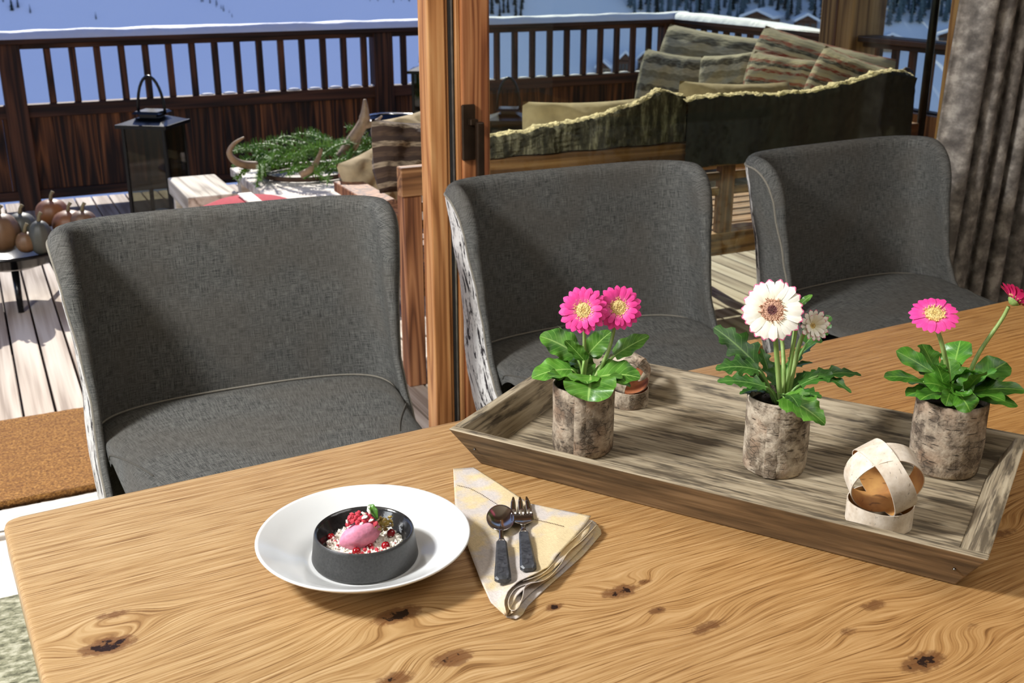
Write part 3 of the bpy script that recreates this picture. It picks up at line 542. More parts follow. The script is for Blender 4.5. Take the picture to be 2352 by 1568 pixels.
bw = thing('pewter_bowl', 'shiny dark metal bowl among fir branches at the back of the coffee table', 'bowl', (2.02, 5.62, .42)); MB().lathe([(0, .004), (.05, 0), (.06, .01), (.04, .03), (.05, .08), (.11, .12), (.145, .18), (.15, .21), (.14, .21), (.10, .13), (0, .10)], 36, lambda q, z: .04 * math.sin(5 * q) * (z > .1)).build('vessel', 'pewter', bw, True); MB().lathe([(.1505, .208), (.155, .215), (.150, .222), (.1445, .2145), (.1505, .208)], 36, lambda q, z: .04 * math.sin(5 * q), cap=False).build('rim', 'steel', bw, True)
def antler(label, main, rads, branches):
    t = thing('antler', label, 'antler', tuple(main[0])); O = Vector(main[0]); m = MB(); m.tube([Vector(p) - O for p in main], rads, 9); m.build('beam', 'antler', t, True)
    for b, r in branches: MB().tube([Vector(p) - O for p in b], r, 8).build('tine', 'antler', t, True)
P5 = lambda px, py, y: ony(px, py, y)
def smoothpath(pts, n=5):
    out = []; k = len(pts)
    for i in range(k - 1):
        p0, p1, p2, p3 = [Vector(pts[max(0, min(k - 1, i + j))]) for j in (-1, 0, 1, 2)]
        for s_ in range(n):
            t = s_ / n; out.append(.5 * ((2 * p1) + (p2 - p0) * t + (2 * p0 - 5 * p1 + 4 * p2 - p3) * t * t + (3 * p1 - p0 - 3 * p2 + p3) * t ** 3))
    out.append(Vector(pts[-1])); return out
mp = smoothpath([P5(780, 365, 5.25), P5(800, 335, 5.28), P5(830, 290, 5.3), P5(838, 265, 5.3), P5(838, 228, 5.3)]); n = len(mp)
antler('large forked antler standing up at the right end of the wreath', mp, [.030 - .004 * abs(1 - 3 * i / n) if i < n * .62 else .030 * (1 - (i / n - .62) / .40) + .002 for i in range(n)], [(smoothpath([P5(832, 288, 5.3), P5(850, 285, 5.29), P5(866, 277, 5.28), P5(878, 266, 5.27)]), [.024 - .0014 * i for i in range(16)]), (smoothpath([P5(826, 300, 5.3), P5(820, 330, 5.3), P5(808, 352, 5.3)]), [.018 - .001 * i for i in range(11)])])
mp = smoothpath([P5(590, 380, 5.3), P5(560, 378, 5.29), P5(538, 368, 5.28), P5(527, 350, 5.28), P5(538, 330, 5.28), P5(561, 315, 5.28)]); n = len(mp); antler('curved antler tip rising at the left end of the wreath', mp, [.017 * (1 - (i / n) ** 2) + .003 for i in range(n)], [])
mp = smoothpath([P5(690, 402, 5.05), P5(715, 388, 5.05), P5(732, 362, 5.08), P5(740, 336, 5.1)]); n = len(mp); antler('slim curved antler tine at the front of the wreath', mp, [.014 * (1 - (i / n) ** 2) + .003 for i in range(n)], [])
# pumpkins in a fire bowl
pb = thing('fire_bowl', 'dark metal bowl on legs heaped with pumpkins', 'bowl', (.09, 5.24, 0)); MB().lathe([(0, .145), (.10, .15), (.20, .185), (.25, .235), (.262, .235), (.262, .245), (.245, .245), (.19, .20), (0, .165)], 40).build('dish', 'black_metal', pb, True)
for k in range(3): q = k * 2.094 + .5; MB().tube([(.17 * math.cos(q), .17 * math.sin(q), .17), (.23 * math.cos(q), .23 * math.sin(q), 0)], [.016, .012], 8).build('leg', 'black_metal', pb, True)
def pumpkin(px, py, z, r, hh, mat, label):
    p = onz(px, py, z); t = thing('pumpkin', label, 'pumpkin', p); pr = [(r * math.sin(math.pi * i / 12) ** .8 + 1e-6, hh * (-math.cos(math.pi * i / 12))) for i in range(13)]
    MB().lathe(pr, 40, lambda q, z: -.05 * abs(math.cos(5 * q)) ** 3).build('flesh', mat, t, True); MB().tube([(0, 0, hh * .9), (.004, 0, hh + .02), (.015, 0, hh + .035)], [.010, .007, .009], 7).build('stalk', 'pumpkin_stalk', t, True)
for a in [(4, 535, .33, .080, .085, 'pumpkin_tan', 'tan pumpkin cut by the left picture edge'), (50, 520, .34, .066, .06, 'pumpkin_grey', 'grey green pumpkin at the left of the heap'), (120, 488, .36, .074, .06, 'pumpkin_orange', 'brown orange pumpkin at the back of the heap'), (160, 514, .33, .076, .06, 'pumpkin_orange', 'largest orange pumpkin with bright sunlit shoulder'), (94, 546, .31, .050, .075, 'pumpkin_grey', 'tall grey pumpkin at the front middle of the heap'), (60, 556, .295, .044, .045, 'pumpkin_tan', 'small reddish pumpkin at the very front of the heap'), (192, 512, .34, .06, .055, 'pumpkin_tan', 'pumpkin half hidden at the right end of the heap')]: pumpkin(*a)
# bench with its back to the door
bn = thing('garden_bench', 'slatted teak bench with its back towards the door', 'bench', (2.42, 3.5, 0)); BX = bn.location.x
def bp(name, x0, x1, y0, y1, z0, z1, mat='teak_long', c=.003): return box(name, mat, bn, x0 - BX, x1 - BX, y0 - 3.5, y1 - 3.5, z0, z1, c)
for x in (1.283, 3.52): bp('rear_leg', x, x + .066, 3.465, 3.53, 0, .69, 'teak'); bp('front_leg', x, x + .066, 4.1, 4.166, 0, .5745, 'teak'); bp('arm', x - .02, x + .086, 3.5305, 4.2, .575, .615, 'teak'); 
bp('front_leg', 2.95, 3.016, 4.1, 4.166, 0, .33, 'teak'); bp('top_rail', 1.275, 3.595, 3.46, 3.505, .6905, .79); bp('middle_stile', 2.60, 2.665, 3.47, 3.51, .4205, .69, 'teak'); bp('lower_rail', 1.3495, 3.5195, 3.47, 3.52, .33, .42)
for z in (.645, .585): bp('back_slat', 1.3495, 2.5995, 3.478, 3.498, z - .014, z + .018); bp('back_slat', 2.6655, 3.5195, 3.478, 3.498, z - .014, z + .018)
for i in range(6): bp('seat_slat', 1.35, 3.519, 3.535 + i * .098, 3.615 + i * .098, .39, .415)
bp('front_rail', 1.3495, 2.9495, 4.11, 4.15, .3305, .3895); bp('front_rail', 3.0165, 3.5195, 4.11, 4.15, .3305, .3895)
def throw(label, pts, z_low, y0, matf, th=.07, rim_from=1.12):
    """skin folded over a back: pts = (x, top z)"""
    x0, x1 = pts[0][0], pts[-1][0]; t = thing('fur_throw', label, 'throw', ((x0 + x1) / 2, y0, z_low)); O = t.location
    def fn(u, v):
        x = lerp(x0, x1, u); zt = interp(pts, x)[0] + .012 * mnoise.noise((x * 14, 0, 4)); fl_ = (.004 + .008 * sstep(.42, .5, v)) * mnoise.noise((x * 38, v * 18, 1)) + .004 * mnoise.noise((x * 90, v * 40, 5))
        q = v * 2.2 - .0
        if q < 1: y, z = y0 + .012 * math.sin(x * 30) * (1 - q), lerp(z_low, zt - th * .35, q)
        elif q < 1.6: a = (q - 1) / .6 * math.pi; y, z = y0 + th * .5 * (1 - math.cos(a)), zt - th * .35 + th * .35 * math.sin(a)
        else: y, z = y0 + th, lerp(zt - th * .35, zt - .22, (q - 1.6) / .6)
        return Vector((x - O.x, y - O.y + fl_, z - O.z + abs(fl_) * .9))
    o = gridobj('skin', fn, 120, 44, matf, t); me = o.data; me.materials.append(M['fur_sunlit_rim'])
    for p in me.polygons:
        j = p.index // 120 / 44 * 2.2
        if rim_from < j < 1.75: p.material_index = 1  # top strip recoloured: backlit sun rim painted onto the fur
    return t
throw('grey streaked fur throw over the left half of the bench back', [(1.55, .865), (1.8, .885), (2.0, .905), (2.2, .945), (2.32, .99), (2.42, .97)], .795, 3.475, 'fur_dark')
throw('dark sheepskin with painted sunlit golden rim over the right half of the bench back', [(2.40, .955), (2.6, .965), (2.8, .955), (3.0, .955), (3.2, .985), (3.4, 1.02), (3.52, 1.00)], .70, 3.435, 'hide_dark', .08, 1.12)
def pillow(label, c, w_, h_, th, rot, mat, back=None):
    t = thing('pillow', label, 'pillow', c); t.rotation_euler = rot
    def fn(s_):
        def f(u, v):
            a, b = 2 * u - 1, 2 * v - 1; e = max(0, (1 - a ** 4) * (1 - b ** 4)) ** .55; pin = 1 - .10 * (1 - abs(a)) * abs(b) ** 2 * 0 ; x = a * w_ / 2 * (1 - .07 * (1 - b * b) * abs(a) * -1 - .07); z = b * h_ / 2 * (1 - .07 * (1 - a * a)); wr = .011 * mnoise.noise((a * 3 + c[0], b * 3 + c[1], c[2])) * e * 3
            return Vector((x, s_ * (th / 2 * e + wr), z))
        return f
    gridobj('front', fn(-1), 22, 22, mat, t); gridobj('back', fn(1), 22, 22, back or mat, t)
    return t
pc = ony(1372, 275, 3.80); pillow('beige pillow with patterned edge behind the grey fur', (pc.x, 3.84, .745), .62, .36, .13, (R(-20), R(2), R(3)), 'canvas', 'kilim_red')
pc = ony(1700, 245, 3.84); pillow('beige pillow lying behind the dark sheepskin', (pc.x, 3.84, .77), .60, .38, .13, (R(-18), R(3), R(-2)), 'canvas', 'kilim_cream')
pc = ony(900, 385, 3.9); pillow('beige canvas pillow leaning in the left corner of the bench', (1.455, 4.22, .585), .31, .29, .11, (R(-22), R(-14), R(24)), 'canvas', 'kilim_red')
pillow('dark brown striped woven pillow at the left end of the bench', (1.47, 3.86, .75), .38, .27, .10, (R(-16), R(8), R(20)), 'kilim_brown'); pillow('pale red edged pillow peeping out left of the door post', (1.60, 4.10, .74), .34, .30, .10, (R(-30), R(-8), R(10)), 'canvas', 'kilim_red')
# sofa along the right railing with kilim pillows
sf = thing('corner_sofa', 'wooden sofa along the right railing under the woven pillows', 'sofa', (4.42, 5.5, 0))
box('seat_frame', 'teak', sf, -.36, .30, -1.35, 1.35, .22, .34, .004); box('seat_cushion', 'canvas', sf, -.35, .28, -1.33, 1.33, .3405, .46, .03); box('back_frame', 'teak', sf, .30, .35, -1.35, 1.35, .2, .62, .004)
for sx in (-.34, .27):
    for sy in (-1.3, 1.25): box('leg', 'teak', sf, sx, sx + .05, sy, sy + .05, 0, .2195, .003)
ap = smoothpath([onx(2005, 185, 4.1) , onx(2040, 184, 4.1), onx(2068, 178, 4.1), onx(2088, 168, 4.1)]); MB().tube([p - Vector((4.42, 5.5, 0)) for p in ap], [.03] * (len(ap) - 3) + [.034, .036, .03], 9).build('arm_end', 'rail_wood', sf, True)
def pil(px, py, X_, w_, h_, rot, mat, label, th=.17): c = onx(px, py, X_); pillow(label, tuple(c), w_, h_, th, rot, mat)
pil(1640, 150, 4.52, .95, .44, (R(-14), R(4), R(-72)), 'kilim_cream', 'long striped woven pillow at the back of the corner sofa'); pil(1540, 195, 4.22, .46, .42, (R(-12), R(6), R(-50)), 'kilim_cream', 'pale shaggy woven pillow, foremost left of the sofa pillows'); pil(1680, 190, 4.18, .42, .36, (R(-16), R(-8), R(-56)), 'kilim_cream', 'pale woven pillow between the shaggy and the red striped pillow')
pil(1870, 185, 4.30, .92, .44, (R(-14), R(9), R(-74)), 'kilim_red', 'large red and cream kilim pillow leaning against the roof post side'); pil(1800, 200, 4.02, .46, .34, (R(-16), R(4), R(-62)), 'kilim_red', 'red striped kilim pillow in front of the large one'); pil(1960, 215, 3.9, .5, .34, (R(-16), R(14), R(-66)), 'kilim_red', 'dark striped kilim pillow at the right end of the sofa')
#==PART5==
# ================================================================ dining chairs
# height, half width at the back, front edge, back, narrowing of the wings towards the front
CH = [(.28, .365, -.06, .29, .10), (.38, .372, .04, .312, .10), (.44, .374, .10, .322, .10), (.50, .372, .14, .328, .10), (.56, .365, .165, .333, .09), (.64, .358, .185, .340, .07), (.76, .350, .215, .355, .05), (.92, .342, .25, .375, .02)]
CTH = [(.28, .016), (.56, .017), (.66, .024), (.78, .040), (.90, .052)]
CEXP = 4.2
def plan(u):
    q = u * math.pi / 2; r = (abs(math.sin(q)) ** CEXP + abs(math.cos(q)) ** CEXP) ** (-1 / CEXP); return r * math.sin(q), max(0, r * math.cos(q))
def chair_n(u):
    sx, cy = plan(u); return Vector((math.copysign(abs(sx) ** (CEXP - 1), u) + 1e-5 * u, cy ** (CEXP - 1) * 1.3, 0)).normalized()
def chair_pt(u, v, off=0.0):
    """u -1..1 round the back, v 0..1 up; off = outward offset in units of the local thickness"""
    au = abs(u); k = max(0, (au - .70) / .30); ztop = .888 - .085 * (1 - math.sqrt(max(0, 1 - k * k))); z = lerp(.28, ztop, v); a, yf, yb, tp_ = interp(CH, z)
    sx, cy = plan(u); p = Vector((a * sx * (1 - tp_ * (1 - cy)), yf + (yb - yf) * cy, z)); return p + chair_n(u) * off * interp(CTH, z)[0]
def chair(loc, rz, label, outer, side):
    t = thing('dining_chair', label, 'chair', (loc[0], loc[1], 0), rz, 'upholstered dining chairs at the table'); NU, NV, NR = 64, 28, 8
    us = [lerp(-1, 1, i / NU) for i in range(NU + 1)]; arc = [0.0]
    for i in range(NU): arc.append(arc[-1] + (chair_pt(us[i + 1], .6) - chair_pt(us[i], .6)).length)
    arc = {u: a - arc[-1] / 2 for u, a in zip(us, arc)}; w_ = NU + 1; vs = []; uv = []
    for j in range(NV + 1):
        for u in us: p = chair_pt(u, j / NV); vs.append(p); uv.append((arc[u] + loc[0], p.z))
    fs = [[j * w_ + i, j * w_ + i + 1, (j + 1) * w_ + i + 1, (j + 1) * w_ + i] for j in range(NV) for i in range(NU)]
    # one padded roll round the whole edge: up the left wing, along the top, down the right wing
    edge = [(-1, j / NV, j * w_) for j in range(NV)] + [(us[i], 1, NV * w_ + i) for i in range(NU + 1)] + [(1, j / NV, j * w_ + NU) for j in range(NV - 1, -1, -1)]
    pts = [chair_pt(u, v) for u, v, _ in edge]; ne = len(edge); prev = [k for _, _, k in edge]; rollend = []
    for st_ in range(1, NR + 1):
        a = st_ / NR * math.pi; cur = []
        for k, (u, v, _) in enumerate(edge):
            p = pts[k]; T = (pts[min(k + 1, ne - 1)] - pts[max(k - 1, 0)]).normalized(); n = chair_n(u); dr = T.cross(n).normalized(); th = interp(CTH, p.z)[0]
            q = p + n * th * .5 * (1 - math.cos(a)) + dr * (th * .55) * math.sin(a); vs.append(q); uv.append((arc[u] + loc[0] + (math.copysign(.04 * st_ / NR, u) if v < 1 else 0), p.z + (.06 * st_ / NR if v == 1 else 0))); cur.append(len(vs) - 1)
        fs += [[prev[k], prev[k + 1], cur[k + 1], cur[k]] for k in range(ne - 1)]; prev = cur
    rollend = [vs[k] for k in prev]
    link('backrest', mesh('backrest', vs, fs, uv, True), 'chair_fabric', t)
    # outer shell
    OB = []; uo = []
    for j in range(NV + 1):
        for u in us: p = chair_pt(u, j / NV, 1.0); OB.append(p); uo.append((u * .6, p.z))
    o = link('outer_back', mesh('outer_back', OB, [[j * w_ + i, (j + 1) * w_ + i, (j + 1) * w_ + i + 1, j * w_ + i + 1] for j in range(NV) for i in range(NU)], uo, True), outer, t)
    if side:
        o.data.materials.append(M['chair_fabric'])
        for p in o.data.polygons:
            if p.index % NU < NU * .16: p.material_index = 1
    MB().tube([p + Vector((0, -.001, .001)) for p in rollend], .0032, 6).build('piping', 'piping', t, True)
    # seat cushion
    def seatfn(u, v):
        uu = lerp(-1, 1, u); a, yf, yb, tp_ = interp(CH, .475); sx, cy = plan(uu)
        xb = (a - .004) * sx * (1 - tp_ * (1 - cy)); yb_ = yf - .02 + (yb - .004 - yf + .02) * cy; xf = math.tan(max(-1, min(1, uu)) * .7854) * .30; x = lerp(xf, xb, v ** .6); y = lerp(-.30, yb_, v)
        z = .462 + .022 * (1 - abs(uu) ** 2.4) * (1 - (1 - v) ** 3) + .024 * (1 - uu * uu) * v ** 3 - .05 * max(0, .25 - v) / .25 * 1.2 - .030 * max(0, (v - .86) / .14) ** 2
        return Vector((x, y, z))
    gridobj('seat', seatfn, 44, 30, 'chair_fabric', t, lambda u, v: ((u - .5) * .6 + loc[0], v * .6 + .3))
    MB().box(-.265, .265, -.30, .22, .30, .40, c=.03).build('seat_base', 'chair_fabric', t)
    for s_ in (-1, 1):   # seams where the side panels meet the seat, and the seam behind the cushion
        pts = []
        for i in range(15):
            q = i / 14; p = seatfn(.5 + s_ * lerp(.478, .30, math.sin(q * 1.5)), lerp(.93, .42, q)); pts.append(p + Vector((0, 0, .0005)))
        MB().tube(pts, .0022, 5).build('side_seam', 'piping_dark', t, True)
    MB().tube([seatfn(u, .985) + Vector((0, -.002, .006)) for u in [i / 60 for i in range(1, 60)]], .0026, 5).build('seat_seam', 'piping', t, True)
    for sx in (-1, 1):
        for y0, dy in ((-.24, -.03), (.20, .05)): MB().tube([(sx * .22, y0, .31), (sx * .25, y0 + dy, .018)], [.021, .014], 10).build('leg', 'oak_leg', t, True)
    return t
chair((.495, 2.19, 0), R(-1), 'grey woven fabric dining chair, the left one in front of the open door', 'print_cloth', False)
chair((1.448, 2.25, 0), R(0), 'grey dining chair with white and black printed back, middle of the row', 'print_cloth', False)
chair((2.412, 2.26, 0), R(5), 'dark grey dining chair beside the curtain, right end of the row', 'print_cloth', True)
# ---------------------------------------------------------------- curtain
def curtain():
    X0, X1, Y0 = 3.10, 4.10, 2.80; t = thing('curtain', 'heavy grey brown patterned curtain hanging in deep folds beside the glass', 'curtain', (3.4, Y0, 0))
    NF = 11.4
    def fn(u, v):
        ph = u * NF * 2 * math.pi + .6 * math.sin(u * 23); z = lerp(.015, 2.42, v); lean = -.075 * (1 - z / 1.4) if z < 1.4 else 0; amp = .046 + .016 * math.sin(u * 17 + 1)
        x = lerp(X0, X1, u) + .014 * math.sin(2 * ph) + lean * (1 - u * .6) + .006 * math.sin(z * 3 + u * 9); y = Y0 + amp * math.cos(ph) + .01 * math.sin(z * 2.2 + u * 12)
        return Vector((x - 3.4, y - Y0, z))
    gridobj('drape', fn, 340, 40, 'curtain_velvet', t, lambda u, v: (u * 2.2, v * 2.4), solid=.004)
    MB().tube([(-.7, 0, 2.44), (.65, 0, 2.44)], .014, 10).build('rod', 'black_metal', t, True)
curtain()
# ================================================================ table
tb = thing('dining_table', 'long solid oak dining table with knots and rounded corner', 'table', (T0.x, T0.y, 0), TROT)
def tabletop():
    import numpy as np
    L, W, TH, rc, bv = 2.78, 1.05, .045, .018, .005; st = .0045; nx, ny = int(L / st), int(W / st)
    xs = np.linspace(0, L, nx + 1); ys = np.linspace(-W, 0, ny + 1); Xg, Yg = np.meshgrid(xs, ys); Xf, Yf = Xg.ravel(), Yg.ravel()
    # pull the corner squares into quarter rounds
    for cx, cy, sx, sy in ((rc, -rc, -1, 1), (rc, -W + rc, -1, -1), (L - rc, -W + rc, 1, -1), (L - rc, -rc, 1, 1)):
        dx, dy = (Xf - cx) * sx, (Yf - cy) * sy; m_ = (dx > 0) & (dy > 0); h = np.hypot(dx, dy); k = np.where(m_, np.maximum(dx, dy) / np.maximum(h, 1e-9), 1); Xf = np.where(m_, cx + dx * k * sx, Xf); Yf = np.where(m_, cy + dy * k * sy, Yf)
    low = np.array([mnoise.noise((x * 1.5, y * 4.6, 0)) + .35 * mnoise.noise((x * 4.2, y * 11, 4)) for x, y in zip(Xf, Yf)])
    wild = np.clip((-Yf - .12) / .30, 0, 1); wild = wild * wild * (3 - 2 * wild) * .94 + .06; gr = Yf + .036 * low * wild; kn = np.zeros_like(gr)
    for i, (px, py, rx, ry, A, dk) in enumerate(KNOTS):
        kx, ky = tloc(px, py); d2 = ((Xf - kx) / rx) ** 2 + ((Yf - ky) / (ry * 1.25)) ** 2; gr += A * .62 * (1 if i % 2 else -1) * np.exp(-d2); kn = np.maximum(kn, np.clip(1 - d2 * 3.6 / (dk + .1), 0, 1) * dk)
    nt_ = len(Xf); w_ = nx + 1; rim = list(range(w_)) + [j * w_ + nx for j in range(1, ny + 1)] + [ny * w_ + i for i in range(nx - 1, -1, -1)] + [j * w_ for j in range(ny - 1, 0, -1)]
    V = [(x, y, TZ) for x, y in zip(Xf, Yf)]; F = [(j * w_ + i, j * w_ + i + 1, (j + 1) * w_ + i + 1, (j + 1) * w_ + i) for j in range(ny) for i in range(nx)]; G_ = list(gr); K_ = list(kn); prev = rim; cxm, cym = L / 2, -W / 2
    for off, z in ((.0035, TZ - .0012), (.005, TZ - .0045), (.005, TZ - TH + .004), (.002, TZ - TH), (-.03, TZ - TH)):
        b = len(V)
        for r_ in rim:
            x, y = Xf[r_], Yf[r_]; nxn = (1 if x > L - rc else -1 if x < rc else 0) * (1 if (x > L - 1e-6 or x < 1e-6 or (min(x, L - x) < rc and min(-y, W + y) < rc)) else 0); nyn = (1 if y > -rc else -1 if y < -W + rc else 0) * (1 if (y > -1e-6 or y < -W + 1e-6 or (min(x, L - x) < rc and min(-y, W + y) < rc)) else 0); h = math.hypot(nxn, nyn) or 1
            V.append((x + off * nxn / h, y + off * nyn / h, z)); G_.append(gr[r_] + (TZ - z) * .6); K_.append(0)
        n = len(rim); F += [(prev[(k + 1) % n], prev[k], b + k, b + (k + 1) % n) for k in range(n)]; prev = list(range(b, b + n))
    F.append(tuple(prev)); me = mesh('tabletop', V, F, smooth=True)
    for nm, d in (('grain', G_), ('knot', K_)): a = me.attributes.new(nm, 'FLOAT', 'POINT'); a.data.foreach_set('value', d)
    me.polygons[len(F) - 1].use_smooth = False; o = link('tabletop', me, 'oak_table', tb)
tabletop()
for lx in (.30, 2.44):
    for ly in (-.16, -.88): box('leg', 'oak_leg', tb, lx - .045, lx + .045, ly - .045, ly + .045, 0.018, .7045, .004)
    box('cross_bar', 'oak_leg', tb, lx - .03, lx + .03, -.8345, -.2055, .62, .7045, .004)
# ================================================================ plate, bowl, dessert
PC = onz(836, 1237, .782); PX, PY = PC.x, PC.y
pl_ = thing('plate', 'white round porcelain plate with a wide curved rim', 'plate', (PX, PY, TZ))
MB().lathe([(0, .002), (.052, .002), (.056, .0), (.062, .0), (.066, .003), (.088, .011), (.112, .023), (.128, .0345), (.1325, .0375), (.1338, .0395), (.1325, .041), (.129, .0395), (.112, .0285), (.092, .0175), (.076, .0105), (.0715, .0075), (.069, .0070), (.0, .0068)], 96).build('dish', 'porcelain', pl_, True)
BZ = TZ + .0071; BO = onz(838, 1268, BZ + .004)
BX_, BY_ = BO.x, BO.y; bo = thing('dessert_bowl', 'black stoneware dessert bowl standing in the white plate', 'bowl', (PX, PY - .002, BZ))
BX_, BY_ = PX, PY - .002
MB().lathe([(0, .0), (.060, .0), (.0655, .001), (.0668, .004), (.0655, .012), (.0635, .028), (.0625, .036), (.0618, .0385), (.0605, .0397)], 72, cap=False).build('outer_wall', 'stoneware_matte', bo, True)
MB().lathe([(.0605, .0397), (.0590, .0392), (.0570, .036), (.052, .026), (.046, .017), (.036, .0115), (0, .010)][::-1], 72, cap=False).build('glazed_inside', 'stoneware_glaze', bo, True)
FZ = BZ + .0125
def in_bowl(px, py, z): return onz(px, py, BZ + z)
# crumble bed
def crumb_bed():
    m = MB(); r2 = random.Random(3)
    for k in range(760):
        a = r2.uniform(0, 6.283); rr = .046 * r2.random() ** .5; s_ = r2.uniform(.0014, .0031); z = .0152 + r2.uniform(0, .004) + .012 * max(0, rr / .05 - .55); x, y = rr * math.cos(a), rr * math.sin(a)
        vs = [Vector(c) * s_ * r2.uniform(.7, 1.3) for c in ((1, 0, 0), (-1, 0, 0), (0, 1, 0), (0, -1, 0), (0, 0, 1), (0, 0, -1), )]; e = Euler((r2.uniform(0, 3), r2.uniform(0, 3), 0)).to_matrix(); m.add([e @ v + Vector((x, y, z)) for v in vs], [[0, 2, 4], [2, 1, 4], [1, 3, 4], [3, 0, 4], [2, 0, 5], [1, 2, 5], [3, 1, 5], [0, 3, 5]])
    m.lathe([(0, .016), (.03, .0155), (.044, .0165), (.0475, .0175)], 30); o = m.build('meringue_crumble', 'crumb_white', None, loc=(BX_, BY_, BZ)); tag(o, 'white meringue crumbs strewn in the black bowl', 'crumbs', kind='stuff')
crumb_bed()
def quenelle():
    c = in_bowl(828, 1229, .030); L, W, H = .0285, .0165, .0165; a = R(-26) + R(22); m = MB(); nu, nv = 40, 24; vs = []
    for i in range(nu + 1):
        s_ = -1 + 2 * i / nu; rr = max(0, 1 - abs(s_) ** 2.1) ** .72
        for j in range(nv):
            q = 2 * math.pi * j / nv; k = 1 + .05 * math.sin(3 * q + 1) + .03 * mnoise.noise((s_ * 2, math.cos(q) * 2, math.sin(q) * 2)); ridge = .16 * math.exp(-((q - 1.9) / .28) ** 2); vs.append((s_ * L, rr * W * math.cos(q) * k, rr * H * math.sin(q) * (k + ridge)))
    fs = [[i * nv + j, i * nv + (j + 1) % nv, (i + 1) * nv + (j + 1) % nv, (i + 1) * nv + j] for i in range(nu) for j in range(nv)]; o = link('sorbet_scoop', mesh('sorbet_scoop', vs, [f[::-1] for f in fs], smooth=True), 'sorbet', None, loc=c, rot=(R(8), R(-14), a)); tag(o, 'oval scoop of pink berry sorbet in the black bowl', 'sorbet')
    return c
QC = quenelle()
for i, (px, py, z, lb) in enumerate([(760, 1234, .021, 'glossy redcurrant at the left edge of the bowl'), (819, 1266, .020, 'glossy redcurrant in front of the sorbet'), (886, 1253, .022, 'glossy redcurrant at the front right of the sorbet'), (898, 1224, .022, 'dark redcurrant at the right of the sorbet'), (848, 1255, .018, 'redcurrant half hidden under the sorbet')]):
    p = in_bowl(px, py, z); t = thing('redcurrant', lb, 'berry', p, 0, 'redcurrants in the bowl'); r = .0056; MB().lathe([(1e-5 + r * math.sin(math.pi * k / 12), -r * math.cos(math.pi * k / 12)) for k in range(13)], 20).build('berry', 'redcurrant', t, True); MB().tube([(0, 0, r * .96), (0, 0, r * 1.2)], [.0009, .0004], 5).build('calyx', 'soil', t)
def nugget(seed):
    r2 = random.Random(seed); bm = bmesh.new(); bmesh.ops.create_icosphere(bm, subdivisions=1, radius=1)
    for v in bm.verts: v.co *= r2.uniform(.75, 1.25)
    me = bpy.data.meshes.new('berry_crumb'); bm.to_mesh(me); bm.free(); me.materials.append(M['crumb_red']); return me
NG = [nugget(i) for i in range(4)]; r3 = random.Random(11)
def crumb(px, py, z, s_): 
    p = in_bowl(px, py, z); o = link('berry_crumb', r3.choice(NG), None, None, loc=p, rot=(r3.uniform(0, 3), r3.uniform(0, 3), 0), scale=(s_, s_ * r3.uniform(.8, 1.2), s_ * r3.uniform(.7, 1.1))); return o
for i in range(30):   # heap on top of the sorbet
    px = 826 + r3.gauss(0, 14); py = min(1203, max(1166, 1186 + .35 * abs(px - 830) + r3.gauss(0, 9))); o = crumb(px, py, .0475 + .00035 * (1200 - py), r3.uniform(.0026, .0040)); tag(o, 'crisp red berry crumb heaped on top of the sorbet', 'berry crumb', 'red crumbs on the sorbet')
for px, py in [(775, 1213), (783, 1208), (792, 1203), (800, 1200), (752, 1246), (770, 1243), (776, 1253), (838, 1262), (848, 1266), (866, 1262), (870, 1268), (860, 1273), (905, 1249), (912, 1215), (914, 1236), (805, 1273), (878, 1266), (832, 1270), (855, 1258)]: tag(crumb(px, py, .0195, r3.uniform(.0020, .0030)), 'crisp red berry crumb lying round the sorbet on the meringue', 'berry crumb', 'red crumbs on the meringue')
for px, py, s_ in [(836, 1179, .0032), (837, 1188, .0042), (849, 1172, .0055), (852, 1195, .0034), (829, 1204, .0034), (798, 1199, .003)]:
    o = link('meringue_chip', NG[2].copy(), None, None, loc=in_bowl(px, py, .050 + .0004 * (1196 - py)), rot=(r3.uniform(0, 3), .4, 1), scale=(s_, s_ * 1.2, s_ * .55)); o.data.materials.clear(); o.data.materials.append(M['crumb_white']); tag(o, 'white meringue chip on top of the red crumbs', 'meringue', 'meringue chips on the sorbet')
def jelly():
    t = thing('passionfruit_jelly', 'glossy golden seeded jelly on the right end of the sorbet', 'jelly', in_bowl(878, 1203, .038)); r2 = random.Random(5); m = MB()
    for k in range(26):
        p = Vector((r2.gauss(0, .0055), r2.gauss(0, .004), r2.gauss(0, .005))); d = Vector((r2.uniform(-1, 1), r2.uniform(-1, 1), r2.uniform(-1, 1))).normalized() * .004; m.tube([p - d, p - d * .6, p, p + d * .6, p + d], [.0004, .0016, .0022, .0016, .0004], 7)
    m.build('seeds', 'gold_jelly', t, True)
    bm = bmesh.new(); bmesh.ops.create_icosphere(bm, subdivisions=3, radius=1)
    for v in bm.verts: v.co = Vector((v.co.x * .0095, v.co.y * .007, v.co.z * .0075)) * (1 + .3 * mnoise.noise(v.co * 2.2))
    me = bpy.data.meshes.new('jelly'); bm.to_mesh(me); bm.free(); me.polygons.foreach_set('use_smooth', [True] * len(me.polygons)); link('jelly', me, 'gold_jelly', t)
jelly()
